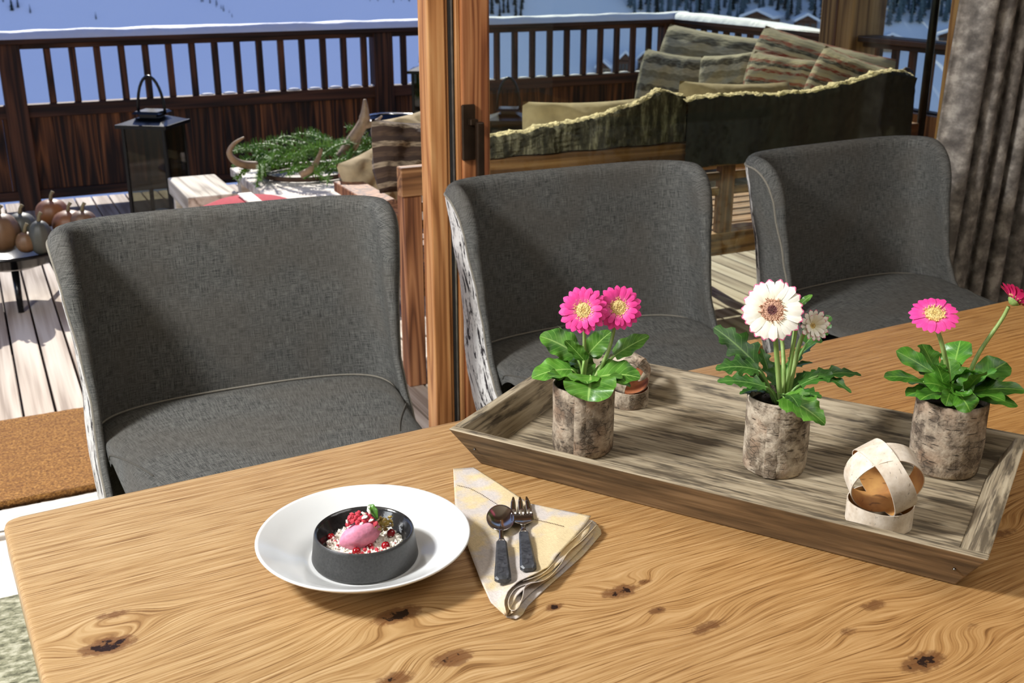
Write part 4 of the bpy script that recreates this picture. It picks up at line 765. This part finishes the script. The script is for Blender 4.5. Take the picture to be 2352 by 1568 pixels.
#==PART6==
# ================================================================ leaves and petals
def blade(path, widthf, cup=.12, lobes=0, lobe_n=6, wav=.0, nu=8, up=Vector((0, 0, 1)), petiole=0, seed=0, roll=0.0):
    """leaf blade along a path; widthf(t) half width"""
    n = len(path) - 1; vs = []; uv = []; acc = 0
    for i, p in enumerate(path):
        t = i / n; T = (path[min(i + 1, n)] - path[max(i - 1, 0)]).normalized(); sd = T.cross(up)
        sd = sd.normalized() if sd.length > 1e-3 else Vector((1, 0, 0)); N = sd.cross(T)
        if roll: q = Matrix.Rotation(roll, 3, T); sd = q @ sd; N = q @ N
        for j in range(nu + 1):
            a = 2 * j / nu - 1; wd = widthf(t)
            if lobes: wd *= 1 - lobes * (.5 - .5 * math.cos(2 * math.pi * (t * lobe_n + .12 * abs(a)))) * abs(a) ** 1.2
            z = cup * abs(a) * wd + wav * wd * math.sin(t * 17 + seed + (2 if a > 0 else 0)) * a * a
            vs.append(p + sd * (a * wd) + N * z); uv.append((j / nu, t))
    fs = [[i * (nu + 1) + j, i * (nu + 1) + j + 1, (i + 1) * (nu + 1) + j + 1, (i + 1) * (nu + 1) + j] for i in range(n) for j in range(nu)]
    return vs, fs, uv
def add_leaf(parent, O, root, b0, tip, wd, mat, bow=.25, lobes=0, lobe_n=5, cup=.15, wav=.12, shape='round', roll=0, seed=0, toward=0):
    """root: where the leaf stalk leaves the soil, b0: start of the blade, tip: leaf tip, all world points"""
    b0, tip, root = Vector(b0), Vector(tip), Vector(root); L = (tip - b0).length; mid = (b0 + tip) / 2 + Vector((0, 0, 1)) * L * bow - cfw * toward; P = []
    N = 16
    for i in range(N + 1): t = i / N; P.append((1 - t) ** 2 * b0 + 2 * t * (1 - t) * mid + t * t * tip)
    if shape == 'round': wf = lambda t: wd / 2 * (max(0, math.sin(math.pi * min(1, (t * .93 + .06)) ** .8)) ** .55) * (1 - .15 * t)
    elif shape == 'heart': wf = lambda t: wd / 2 * (max(0.0, 1 - (2 * abs(t - .40) / (.80 if t < .4 else 1.2)) ** 2.4) ** .5)
    else: wf = lambda t: wd / 2 * (.16 + .84 * sstep(0, .55, t)) * max(0.0, 1 - max(0, (t - .62) / .38) ** 2.2) ** .5
    vs, fs, uv = blade([p - O for p in P], lambda t: max(.0006, wf(t)), cup, lobes, lobe_n, wav, 8, seed=seed, roll=roll)
    m = MB(); k0 = root - O; k1 = (root + b0) / 2 - O + Vector((0, 0, .012)); m.tube([(1 - t) ** 2 * k0 + 2 * t * (1 - t) * k1 + t * t * (b0 - O) for t in [i / 6 for i in range(7)]], [.0022] * 6 + [.0014], 6); nb = len(vs)
    fs2 = [[i + nb for i in f] for f in m.f]; me = mesh('leaf', vs + [Vector(v) for v in m.v], fs + fs2, uv + [(.5, .05)] * len(m.v), True); o = link('leaf', me, mat, parent); 
    return o
def petal_mesh(mat, L, W, curl, notch=0):
    P = [Vector((L * t, 0, curl * L * (t * t) * .5 + .10 * L * math.sin(t * 3.1))) for t in [i / 7 for i in range(8)]]
    wf = lambda t: W / 2 * (.45 + .55 * sstep(0, .5, t)) * max(.02, 1 - max(0, (t - .75) / .25) ** 2.6 * .92) ** .6
    vs, fs, uv = blade(P, wf, -.10, nu=4); return mesh('petal', vs, fs, uv, True, [M[mat]])
def flower(parent, O, c, nrm, Rr, mat, disc_mat, n1=19, rd=.36, cupping=.10, layers=2, seed=1, droop=0):
    r2 = random.Random(seed); q = Vector(nrm).to_track_quat('Z', 'Y'); rdisc = Rr * rd
    dm = MB(); rings = 9; vs = [Vector((0, 0, rdisc * .30))]; uv = [(0, 0)]; n = 28; fs = []
    for i in range(1, rings + 1):
        t = i / rings
        for j in range(n): a = 2 * math.pi * (j + .5 * (i % 2)) / n; bp_ = .05 * rdisc * (r2.random()); vs.append(Vector((rdisc * t * math.cos(a), rdisc * t * math.sin(a), rdisc * (.30 * (1 - t ** 2.2) - .10 * math.exp(-(t / .3) ** 2)) + bp_))); uv.append((j / n, t))
    fs += [[0, 1 + j, 1 + (j + 1) % n] for j in range(n)]
    for i in range(rings - 1): fs += [[1 + i * n + j, 1 + (i + 1) * n + j, 1 + (i + 1) * n + (j + 1) % n, 1 + i * n + (j + 1) % n] for j in range(n)]
    hd = link('flower_head', mesh('flower_head', vs, fs, uv, True), disc_mat, parent); hd.location = Vector(c) - O; hd.rotation_mode = 'QUATERNION'; hd.rotation_quaternion = q
    m = MB()   # fringe of stamens round the disc
    for k in range(70):
        a = r2.uniform(0, 6.283); rr = rdisc * r2.uniform(.62, 1.02); b = Vector((rr * math.cos(a), rr * math.sin(a), rdisc * .10)); d = Vector((math.cos(a) * .5, math.sin(a) * .5, 1)).normalized() * rdisc * .26; m.tube([b, b + d], [rdisc * .045, rdisc * .03], 5)
    m.build('stamens', 'stamen_pink' if disc_mat == 'disc_white' else 'stamen_yellow', hd, True)
    pm_ = [petal_mesh(mat, Rr - rdisc * .55, Rr * w_, cv) for w_, cv in ((.31, -.05 - droop), (.28, .03 - droop))]; pm2 = petal_mesh(mat, (Rr - rdisc * .55) * .74, Rr * .24, .14 - droop)
    for k in range(n1):
        a = 2 * math.pi * k / n1 + r2.uniform(-.05, .05); s_ = r2.uniform(.93, 1.04); link('petal', pm_[k % 2], None, hd, loc=(rdisc * .55 * math.cos(a), rdisc * .55 * math.sin(a), -.0012 * (k % 2)), rot=(r2.uniform(-.14, .14), -cupping + r2.uniform(-.07, .07), a), scale=(s_, s_, s_))
    if layers > 1:
        for k in range(n1 - 3): a = 2 * math.pi * (k + .5) / (n1 - 3) + r2.uniform(-.08, .08); link('petal', pm2, None, hd, loc=(rdisc * .6 * math.cos(a), rdisc * .6 * math.sin(a), .0016), rot=(r2.uniform(-.15, .15), -cupping - .16 + r2.uniform(-.08, .08), a))
    MB().lathe([(1e-4, -Rr * .26), (rdisc * .4, -Rr * .22), (rdisc * .85, -Rr * .08), (rdisc * .9, -.001)], 14).build('calyx', 'stem', hd, True)
    return hd
# ================================================================ tray
TF = TZ + .0165
TRZ = math.atan2(-.5615, .3805); TO = onz(1103, 1063, TZ + .001); TL, TW, TH_, TS, TT = .678, .335, .062, .034, .015
ty = thing('wooden_tray', 'long weathered grey wooden tray with sloping sides on the oak table', 'tray', (TO.x, TO.y, TZ + .0005), TRZ)
def hexa(name, b, t_, mat, parent, c=.0018):
    vs = [*b, *t_]; fs = [[3, 2, 1, 0], [4, 5, 6, 7]] + [[i, (i + 1) % 4, 4 + (i + 1) % 4, 4 + i] for i in range(4)]; o = link(name, mesh(name, vs, fs), mat, parent); md = o.modifiers.new('edge', 'BEVEL'); md.width = c; md.segments = 2; return o
fp = hexa('front_panel', [(0, 0, 0), (TL, 0, 0), (TL, TT, 0), (0, TT, 0)], [(-TS, -TS, TH_), (TL + TS, -TS, TH_), (TL + TS, -TS + TT, TH_), (-TS, -TS + TT, TH_)], 'tray_long', ty); fp.data.materials.append(M['tray_outer']); fp.data.polygons[2].material_index = 1
hexa('back_panel', [(0, TW - TT, 0), (TL, TW - TT, 0), (TL, TW, 0), (0, TW, 0)], [(-TS, TW + TS - TT, TH_), (TL + TS, TW + TS - TT, TH_), (TL + TS, TW + TS, TH_), (-TS, TW + TS, TH_)], 'tray_long', ty)
g_ = .0006
hexa('end_panel', [(0, TT + g_, 0), (TT, TT + g_, 0), (TT, TW - TT - g_, 0), (0, TW - TT - g_, 0)], [(-TS, -TS + TT + g_, TH_), (-TS + TT, -TS + TT + g_, TH_), (-TS + TT, TW + TS - TT - g_, TH_), (-TS, TW + TS - TT - g_, TH_)], 'tray_cross', ty)
hexa('end_panel', [(TL - TT, TT + g_, 0), (TL, TT + g_, 0), (TL, TW - TT - g_, 0), (TL - TT, TW - TT - g_, 0)], [(TL + TS - TT, -TS + TT + g_, TH_), (TL + TS, -TS + TT + g_, TH_), (TL + TS, TW + TS - TT - g_, TH_), (TL + TS - TT, TW + TS - TT - g_, TH_)], 'tray_cross', ty)
pw = (TW - 2 * TT) / 3
for i in range(3): box('floor_plank', 'tray_long', ty, TT - .0078, TL - TT + .0078, TT + i * pw + (.0008 if i else -.0078), TT + (i + 1) * pw - (.0008 if i < 2 else -.0078), .001, .0158, .001)
for x in (.002, TL - .002): MB().lathe([(0, .0012), (.0016, .001), (.0022, 0)], 10).build('nail_head', 'dark_steel', ty, True, loc=(x * 1, -TS * .55, TH_ * .5), rot=(R(60), 0, 0))
# ================================================================ potted gerberas
def pot(label, bpx, bpy_, r, h, mat, seamq, rz=0):
    b = onz(bpx, bpy_, TF); t = thing('potted_gerbera', label, 'potted plant', b); O = Vector(b)
    def wob(q, z): return .03 * mnoise.noise((math.cos(q) * 1.6 + seamq, math.sin(q) * 1.6, z * 22)) + .012 * mnoise.noise((math.cos(q) * 7, math.sin(q) * 7, z * 90))
    pr = [(r * .93, 0), (r * .985, .004)] + [(r * (1 + .02 * math.sin(i / 10 * 3)), .004 + (h - .004) * i / 10) for i in range(1, 11)] + [(r * .955, h + .0005), (r * .93, h - .004), (r * .92, h - .02)]
    po = MB().lathe(pr, 64, wob).build('pot', mat, t, True)
    # overlapping bark edge
    sv = []; 
    for k in range(12):
        z = .002 + (h - .004) * k / 11
        for dq, rr in ((0, 1.0), (.012, 1.022), (.30, 1.018), (.40, .995)): q = seamq + dq; w_ = r * (1 + wob(q, z)) * rr * (1 + .02 * math.sin(k / 11 * 3)); sv.append((w_ * math.cos(q), w_ * math.sin(q), z))
    link('bark_flap', mesh('bark_flap', sv, [[k * 4 + j, k * 4 + j + 1, (k + 1) * 4 + j + 1, (k + 1) * 4 + j] for k in range(11) for j in range(3)], smooth=True), mat, po)
    gridobj('soil', lambda u, v: Vector((r * .91 * u * math.cos(v * 6.2832), r * .91 * u * math.sin(v * 6.2832), h - .014 + .004 * mnoise.noise((u * 3 * math.cos(v * 6.28), u * 3 * math.sin(v * 6.28), seamq)))), 8, 32, 'soil', t)
    return t, O, depth(b) - .335 * h
def stem(t, O, pts, r=.0028):
    p = smoothpath(pts, 6); MB().tube([q - O for q in p], [r * 1.15 - .3 * r * i / len(p) for i in range(len(p))], 9).build('flower_stem', 'stem', t, True)
# --- left pot: two pink flowers
t, O, D = pot('birch bark pot with two bright pink gerberas at the left end of the tray', 1338, 1028, .0455, .106, 'bark_grey', 3.9)
root = O + Vector((0, 0, .088)); W1 = D / FPX
LW = 1.28
def L1(b, tip, wpx, db=0, dt=0, **k): k.setdefault('shape', 'round'); add_leaf(t, O, root + Vector((rnd.uniform(-.008, .008), rnd.uniform(-.008, .008), 0)), atd(*b, D + db), atd(*tip, D + dt), wpx * LW * D / FPX, k.pop('mat', 'leaf_broad'), seed=rnd.uniform(0, 9), **k)
L1((1312, 848), (1222, 868), 62, -.01, -.02, bow=.14, roll=-.35); L1((1322, 812), (1240, 772), 66, .01, .01, bow=.1, roll=-.6); L1((1325, 800), (1280, 748), 50, .04, .05, bow=.1, roll=.5); L1((1342, 828), (1298, 782), 40, -.01, -.02, bow=.05, roll=.9); L1((1357, 862), (1350, 921), 92, -.03, -.055, shape='heart', bow=.10, roll=0, toward=.015)
L1((1372, 866), (1470, 868), 74, -.015, -.03, bow=.16, roll=.35); L1((1412, 816), (1491, 772), 46, .0, -.01, bow=.06, roll=.5); L1((1352, 812), (1404, 762), 44, .03, .04, bow=.1, roll=.7); L1((1384, 835), (1436, 800), 52, .04, .05, bow=.1, roll=-.5); L1((1335, 842), (1300, 832), 40, .02, .03, bow=.2); L1((1390, 860), (1448, 888), 40, .02, .02, bow=.2, roll=.2); L1((1360, 822), (1372, 775), 40, .05, .07, bow=.1, roll=.3)
def filler(n, mat, shape, r0, r1, w0, w1, zlo, zhi, a0=0, **k):
    for i in range(n):
        a = a0 + 6.2832 * i / n + rnd.uniform(-.25, .25); r_ = rnd.uniform(r0, r1); d_ = Vector((math.cos(a), math.sin(a), 0)); zz = rnd.uniform(zlo, zhi); b_ = root + d_ * .018 + UP * .022; add_leaf(t, O, root, b_, root + d_ * r_ + UP * zz, rnd.uniform(w0, w1), mat, bow=.22, shape=shape, seed=i, **k)
UP = Vector((0, 0, 1))
filler(6, 'leaf_broad', 'round', .055, .075, .036, .05, .02, .05)
cam_dir = lambda p: (CP - Vector(p)).normalized()
for (sx, sy, bx_, n_, rr, sd, dd) in ((1340, 712, 1352, (-.10, 0, -.02), 56, 2, -.045), (1421, 706, 1366, (.12, 0, .0), 54, 5, -.035)):
    c = atd(sx, sy, D + dd); nn = (cam_dir(c) + crt * n_[0] + Vector((0, 0, 1)) * (.12 + n_[2])).normalized(); flower(t, O, c, nn, rr * depth(c) / FPX, 'petal_pink', 'disc_yellow', 19, .43, .02, 2, sd); stem(t, O, [root + crt * ((bx_ - 1355) * .0003), atd((bx_ + sx) / 2 - 4 * (1 if sx < 1400 else -1), 805, D - .01), c - nn * .012])
# --- middle pot: white flower and an opening bud
t, O, D = pot('birch bark pot with a large white gerbera in the middle of the tray', 1777, 1071, .0450, .114, 'bark_pale', 3.7)
root = O + Vector((0, 0, .098))
K = dict(mat='leaf_dark', lobes=.5)
L1((1738, 838), (1640, 752), 80, .01, .02, bow=.08, roll=-.5, lobe_n=4, **K); L1((1742, 850), (1644, 848), 62, -.01, -.01, bow=.16, roll=-.4, lobe_n=4, **K); L1((1758, 888), (1648, 876), 48, -.03, -.035, bow=.12, roll=-.35, lobe_n=5, **K); L1((1838, 884), (1978, 862), 46, -.01, .0, bow=.22, roll=.3, lobe_n=5, **K); L1((1880, 862), (1955, 902), 34, -.01, -.02, bow=.2, roll=.3, lobe_n=3, **K)
L1((1800, 912), (1895, 974), 82, -.035, -.06, bow=.10, roll=.25, mat='leaf_broad', lobes=.22, lobe_n=6, toward=.012); L1((1852, 788), (1908, 726), 52, .02, .03, bow=.08, roll=.5, lobe_n=4, **K); L1((1812, 840), (1880, 782), 46, .03, .05, bow=.1, roll=-.3, lobe_n=4, **K); L1((1770, 868), (1748, 800), 44, .03, .05, bow=.05, roll=.3, lobe_n=4, **K); L1((1838, 700), (1866, 677), 15, -.03, -.03, bow=.1, roll=.4); L1((1800, 850), (1866, 832), 34, .03, .04, bow=.1, lobe_n=4, **K); L1((1758, 900), (1705, 900), 36, .0, .0, bow=.2, lobe_n=4, **K)
c = atd(1774, 712, D - .05); nn = (cam_dir(c) + Vector((0, 0, 1)) * .05 - crt * .04).normalized(); flower(t, O, c, nn, 72 * depth(c) / FPX, 'petal_white', 'disc_white', 22, .40, .03, 1, 9); stem(t, O, [root + crt * .002, atd(1786, 840, D - .02), atd(1780, 770, D - .035), c - nn * .014], .0036); stem(t, O, [root + crt * .006, atd(1800, 850, D), atd(1797, 790, D + .01), atd(1790, 745, D)], .0030); stem(t, O, [root + crt * .010, atd(1822, 850, D), atd(1836, 790, D), atd(1852, 756, D - .01)], .0034); stem(t, O, [root + crt * .007, atd(1812, 850, D + .01), atd(1820, 790, D + .02), atd(1826, 745, D + .02)], .0022)
c = atd(1866, 748, D - .02); nn = (cam_dir(c) * .85 + crt * .42 + Vector((0, 0, 1)) * .05).normalized(); flower(t, O, c, nn, 41 * depth(c) / FPX, 'petal_white', 'disc_yellow', 14, .26, .42, 2, 12)
filler(6, 'leaf_dark', 'round', .05, .075, .03, .042, .02, .06, lobes=.4)
# --- right pot: pink flower and a second one leaning out
t, O, D = pot('birch bark pot with spoon shaped leaves at the right end of the tray', 2166, 1071, .0490, .110, 'bark_grey', 5.9)
root = O + Vector((0, 0, .094)); K = dict(mat='leaf_spoon', shape='spoon')
L1((2120, 876), (2030, 866), 27, .0, -.01, bow=.12, roll=-.5, **K); L1((2152, 862), (2058, 806), 40, .0, .01, bow=.05, roll=-.6, **K); L1((2150, 856), (2118, 790), 56, .03, .05, bow=.06, roll=.3, **K); L1((2186, 862), (2206, 782), 60, .03, .05, bow=.06, roll=-.4, **K); L1((2230, 892), (2312, 832), 58, .02, .03, bow=.10, roll=.4, **K); L1((2216, 902), (2354, 896), 40, -.01, -.01, bow=.10, roll=.3, **K); L1((2222, 916), (2338, 932), 30, -.02, -.02, bow=.14, roll=.4, **K)
L1((2194, 908), (2122, 880), 52, -.02, -.03, bow=.22, roll=-.4, **K); L1((2192, 900), (2228, 946), 44, -.035, -.055, bow=.16, roll=.5, toward=.01, **K); L1((2180, 880), (2238, 858), 44, -.01, -.02, bow=.2, roll=-.6, **K); L1((2172, 900), (2108, 906), 34, .0, .01, bow=.2, **K); L1((2186, 890), (2172, 932), 30, -.035, -.05, bow=.12, roll=-.6, **K); L1((2200, 880), (2290, 870), 46, .0, .0, bow=.2, roll=-.2, **K); L1((2170, 865), (2160, 838), 34, -.01, -.01, bow=.2, roll=.8, **K); L1((2195, 895), (2240, 880), 40, -.02, -.03, bow=.25, roll=.9, **K)
filler(9, 'leaf_spoon', 'spoon', .055, .08, .028, .036, .015, .05); filler(7, 'leaf_spoon', 'spoon', .04, .055, .026, .034, .045, .075, .3)
c = atd(2146, 722, D - .04); nn = (cam_dir(c) * .62 + Vector((0, 0, 1)) * .78 + crt * .05).normalized(); flower(t, O, c, nn, 55 * depth(c) / FPX, 'petal_pink', 'disc_yellow', 22, .44, .02, 1, 21, droop=.12); stem(t, O, [root, atd(2176, 850, D - .01), atd(2162, 785, D - .03), c - nn * .012], .0034)
c = atd(2330, 690, D - .03); nn = (Vector((0, 0, 1)) * .75 + crt * .55 - cam_dir(c) * .25).normalized(); flower(t, O, c, nn, 50 * depth(c) / FPX, 'petal_deep', 'disc_yellow', 18, .34, .35, 2, 25); stem(t, O, [root + crt * .01, atd(2226, 860, D), atd(2252, 805, D - .01), atd(2300, 735, D - .02), c - nn * .012], .0030)
# ================================================================ birch strip balls
def band(name, parent, c, n, r, wd, th=.0013, inner='birch_inner', outer='birch_white', off=0.0, oval=1.0, ph=0):
    n = Vector(n).normalized(); a = n.orthogonal().normalized(); b = n.cross(a); N = 64; vs = []; fs = []; mi = []
    for i in range(N):
        q = 2 * math.pi * i / N; d = a * math.cos(q) + b * math.sin(q); o_ = Vector(c) + n * off
        for rr, hh in ((r, -.5), (r, .5), (r - th, .5), (r - th, -.5)): vs.append(o_ + d * rr * (1 - .02 * (abs(hh) > .4)) + n * wd * hh * (1 + .06 * math.sin(3 * q + ph)))
    for i in range(N):
        j = (i + 1) % N
        for k in range(4): fs.append([i * 4 + k, i * 4 + (k + 1) % 4, j * 4 + (k + 1) % 4, j * 4 + k]); mi.append(1 if k == 2 else 0)
    me = mesh(name, vs, fs, None, True, [M[outer], M[inner]], mi); o = link(name, me, None, parent); md = o.modifiers.new('es', 'EDGE_SPLIT'); return o
def bark_ball(px, py, label, rb_, hb, rball, zc, normals, inner, outer):
    b = onz(px, py, TF); t = thing('birch_strip_ball', label, 'ornament', b)
    band('base_ring', t, (0, 0, hb / 2 + .0005), (0, 0, 1), rb_, hb, inner=inner, outer=outer)
    for k, (n, wd, f) in enumerate(normals): band('strip', t, (0, 0, zc), n, rball * f, wd, inner=inner, outer=outer, ph=k)
    return t
fh = Vector((cfw.x, cfw.y, 0)).normalized(); UP = Vector((0, 0, 1))
bark_ball(2017, 1196, 'pale birch bark strips bent into a ball at the front right of the tray', .0435, .030, .0500, .0640, [(crt * .89 + cup * .455 + cfw * .05, .031, 1.0), (crt * -.05 + cup * .63 + cfw * .77, .034, .965)], 'birch_inner', 'birch_white')
bark_ball(1443, 925, 'grey birch bark strip ball behind the left flower pot', .0335, .028, .036, .052, [(crt * .80 - cup * .45 - cfw * .3, .024, 1.0), (crt * .2 + cup * .68 + cfw * .7, .026, .96)], 'birch_inner_red', 'bark_pale')
# ================================================================ napkin and cutlery
def arc_resample(pts, n):
    ds = [0]
    for a, b in zip(pts, pts[1:]): ds.append(ds[-1] + math.hypot(b[0] - a[0], b[1] - a[1]))
    out = []
    for i in range(n + 1):
        s_ = ds[-1] * i / n
        for k in range(len(pts) - 1):
            if s_ <= ds[k + 1] + 1e-9: t_ = (s_ - ds[k]) / (ds[k + 1] - ds[k] + 1e-9); out.append((lerp(pts[k][0], pts[k + 1][0], t_), lerp(pts[k][1], pts[k + 1][1], t_))); break
    return out
NPL = [(1041, 1076), (1043, 1120), (1045, 1157), (1058, 1212), (1076, 1258), (1102, 1327), (1127, 1382), (1160, 1412)]
NTOP = [(1088, 1073), (1150, 1112), (1214, 1155), (1291, 1171), (1357, 1184), (1342, 1207), (1311, 1241), (1277, 1276), (1262, 1300), (1228, 1317), (1190, 1333), (1166, 1358), (1158, 1382), (1163, 1408)]
NBOT = [(1088, 1074), (1150, 1114), (1214, 1158), (1291, 1176), (1366, 1196), (1384, 1222), (1336, 1278), (1264, 1341), (1210, 1392), (1200, 1412), (1186, 1421), (1164, 1416)]
nk = thing('napkin', 'cream linen napkin folded into a triangle with frilled layers beside the plate', 'napkin', onz(1170, 1260, TZ)); NO = nk.location.copy()
def sheet(name, left, right, zl, zr, wav, seed, nu=26, nv=60):
    Lp, Rp = arc_resample(left, nv), arc_resample(right, nv)
    def fn(u, v):
        j = min(nv, round(v * nv)); a, b = Lp[j], Rp[j]; px, py = lerp(a[0], b[0], u), lerp(a[1], b[1], u); e = u ** 3; z = lerp(zl, zr, sstep(0, 1, u)) * (.35 + .65 * sstep(0, .35, v)) + wav * e * math.sin(v * 34 + seed) + .0012 * mnoise.noise((px * .03, py * .03, seed)) * (u < .999)
        fade = 1 - sstep(.93, 1, v) * .3; return onz(px, py, TZ + max(.0012, z * fade)) - NO
    return gridobj(name, fn, nu, nv, 'linen', nk, solid=.0011, off=1)
sheet('bottom_layer', NPL, NBOT, .0012, .0018, .0006, 0)
mix_ = lambda k, s_: [(lerp(a[0], b[0], k), lerp(a[1], b[1], k)) for a, b in zip(arc_resample(NBOT, 20), arc_resample(NTOP, 20))]
sheet('fold_layer', NPL, mix_(.30, 0), .003, .0065, .0016, 1.0); sheet('fold_layer', NPL, mix_(.62, 1), .005, .0115, .0018, 2.6)
sheet('top_layer', NPL, NTOP, .0075, .0165, .0012, 4.0)
def ribbon(name, pts, z0, z1, wav=.0):
    Rp = arc_resample([tuple(p) for p in [(q.x, q.y) for q in smoothpath([Vector((x, y, 0)) for x, y in pts], 6)]], 60)
    gridobj(name, lambda u, v: onz(*Rp[min(60, round(u * 60))], TZ + lerp(z0, z1, v) + wav * math.sin(u * 30)) - NO, 60, 4, 'linen', nk, solid=.0010, off=0)
ribbon('hem_fold', [(1370, 1206), (1338, 1240), (1305, 1268), (1284, 1300), (1254, 1330), (1214, 1340), (1184, 1352), (1168, 1378), (1172, 1400), (1188, 1398), (1200, 1372), (1206, 1346), (1226, 1338)], .0015, .0145, .0008)
ribbon('hem_fold', [(1362, 1194), (1330, 1226), (1296, 1258), (1274, 1290), (1244, 1318), (1200, 1334)], .006, .0150, .001)
from mathutils.bvhtree import BVHTree
tl = [o for o in nk.children if o.name.startswith('top_layer')][0]; bv_ = BVHTree.FromPolygons([v.co + NO for v in tl.data.vertices], [list(q.vertices) for q in tl.data.polygons])
m = MB()   # drawn thread hem: a row of tiny holes
for pts in ([(1052, 1116), (1078, 1122), (1105, 1136), (1130, 1152), (1152, 1166), (1172, 1178)], [(1222, 1193), (1250, 1199), (1275, 1205), (1294, 1210)]):
    for (px, py) in arc_resample(pts, 34 if pts[0][0] < 1100 else 20): 
        vv = (py - 1070) / 140; d_ = ray(px, py); h_ = bv_.ray_cast(CP, d_)[0]
        if h_ is None: continue
        p = h_ - NO + Vector((0, 0, .0009)); m.add([p + Vector((a, b, .0)) for a, b in ((-.0005, -.0005), (.0005, -.0005), (.0005, .0005), (-.0005, .0005))] + [p + Vector((a, b, .0006)) for a, b in ((-.0005, -.0005), (.0005, -.0005), (.0005, .0005), (-.0005, .0005))], [[0, 1, 5, 4], [1, 2, 6, 5], [2, 3, 7, 6], [3, 0, 4, 7], [4, 5, 6, 7]])
hs = m.build('hem_stitching', 'twig', nk)
CZ = TZ + .0185
def cutlery(name, label, head_px, end_px):
    a, b = onz(*head_px, CZ), onz(*end_px, CZ); d = b - a; t = thing(name, label, name, (a.x, a.y, CZ), math.atan2(d.y, d.x)); L = d.length; h0 = L * .50
    def hf(u, v):   # handle: flat slab with chamfered end
        return None
    m = MB(); secs = [(h0, .0062, .0030), (h0 + .003, .0066, .0036), (L * .8, .0088, .0042), (L - .010, .0102, .0046), (L - .004, .0100, .0044), (L, .0062, .0026)]; vs = []
    for x, wd, th in secs:
        for yy, zz in ((-1, -.5), (-1, .5), (-.72, 1), (.72, 1), (1, .5), (1, -.5), (.72, -1), (-.72, -1)): vs.append((x, yy * wd, zz * th))
    fs = [[i * 8 + j, i * 8 + (j + 1) % 8, (i + 1) * 8 + (j + 1) % 8, (i + 1) * 8 + j] for i in range(len(secs) - 1) for j in range(8)] + [list(range(8))[::-1], [40 + j for j in range(8)]]; m.add(vs, fs); ho = m.build('handle', 'handle_black', t)
    MB().tube([(h0 - .0005, 0, 0), (h0 - .006, 0, 0)], [.0052, .0046], 12, flat=.6).build('ferrule', 'steel', ho, True)
    return t, L, h0
t, L, h0 = cutlery('spoon', 'small steel spoon with black handle lying on the napkin', (1149, 1166), (1155, 1334)); bl = h0 * .70; bw_ = .0185
gridobj('bowl', lambda u, v: (lambda a, r: Vector((bl / 2 + bl / 2 * r * math.cos(a), bw_ * r * math.sin(a), -.006 * (1 - r * r) + .0035 + .0015 * math.cos(a) * -r)))(v * 6.2832, u), 14, 48, 'steel', t, solid=.0011, off=-1)
MB().tube([(bl - .003, 0, .003), (bl + .006, 0, .0035), (h0 - .006, 0, .0005), (h0 - .001, 0, 0)], [.004, .0028, .0034, .0046], 10, flat=.55).build('neck', 'steel', t, True)
t, L, h0 = cutlery('fork', 'small steel fork with black handle lying on the napkin right of the spoon', (1194, 1150), (1214, 1308)); r0 = h0 * .50
for k in (-1, 0, 1): MB().tube([(r0, k * .0105, .0015), (r0 * .6, k * .0105, .0028), (r0 * .25, k * .0098, .0045), (0, k * .0090, .0062)], [.0042, .0040, .0032, .0010], 8, flat=.32).build('tine', 'steel', t, True)
gridobj('shoulder', lambda u, v: (lambda y, x: Vector((x, y, .0015 + .001 * abs(u - .5) - .0018 * math.sin(v * 3.14)))) ((u - .5) * 2 * (.0150 if v < .45 else lerp(.0150, .0028, sstep(.45, 1, v))), lerp(r0 - .003, h0 * .80, v)), 14, 12, 'steel', t, solid=.0014)
MB().tube([(h0 * .76, 0, .0015), (h0 * .9, 0, .0005), (h0 - .001, 0, 0)], [.0030, .0034, .0046], 10, flat=.55).build('neck', 'steel', t, True)
# mint leaf on the sorbet
b0, tp = in_bowl(866, 1192, .052), in_bowl(846, 1160, .064); P = [b0 + (tp - b0) * (i / 12) + UP * .004 * math.sin(i / 12 * 3.14) for i in range(13)]; vs, fs, uv = blade([p - b0 for p in P], lambda t_: .0045 * math.sin(math.pi * min(1, t_ * .95 + .04)) ** .7 + .0002, .5, wav=.25, up=crt * .6 + UP * .3 - fh * .8)
mo = link('mint_leaf', mesh('mint_leaf', vs, fs, uv, True), 'mint', None, loc=b0); md = mo.modifiers.new('th', 'SOLIDIFY'); md.thickness = .0005; tag(mo, 'small green mint leaf standing on top of the sorbet', 'leaf')
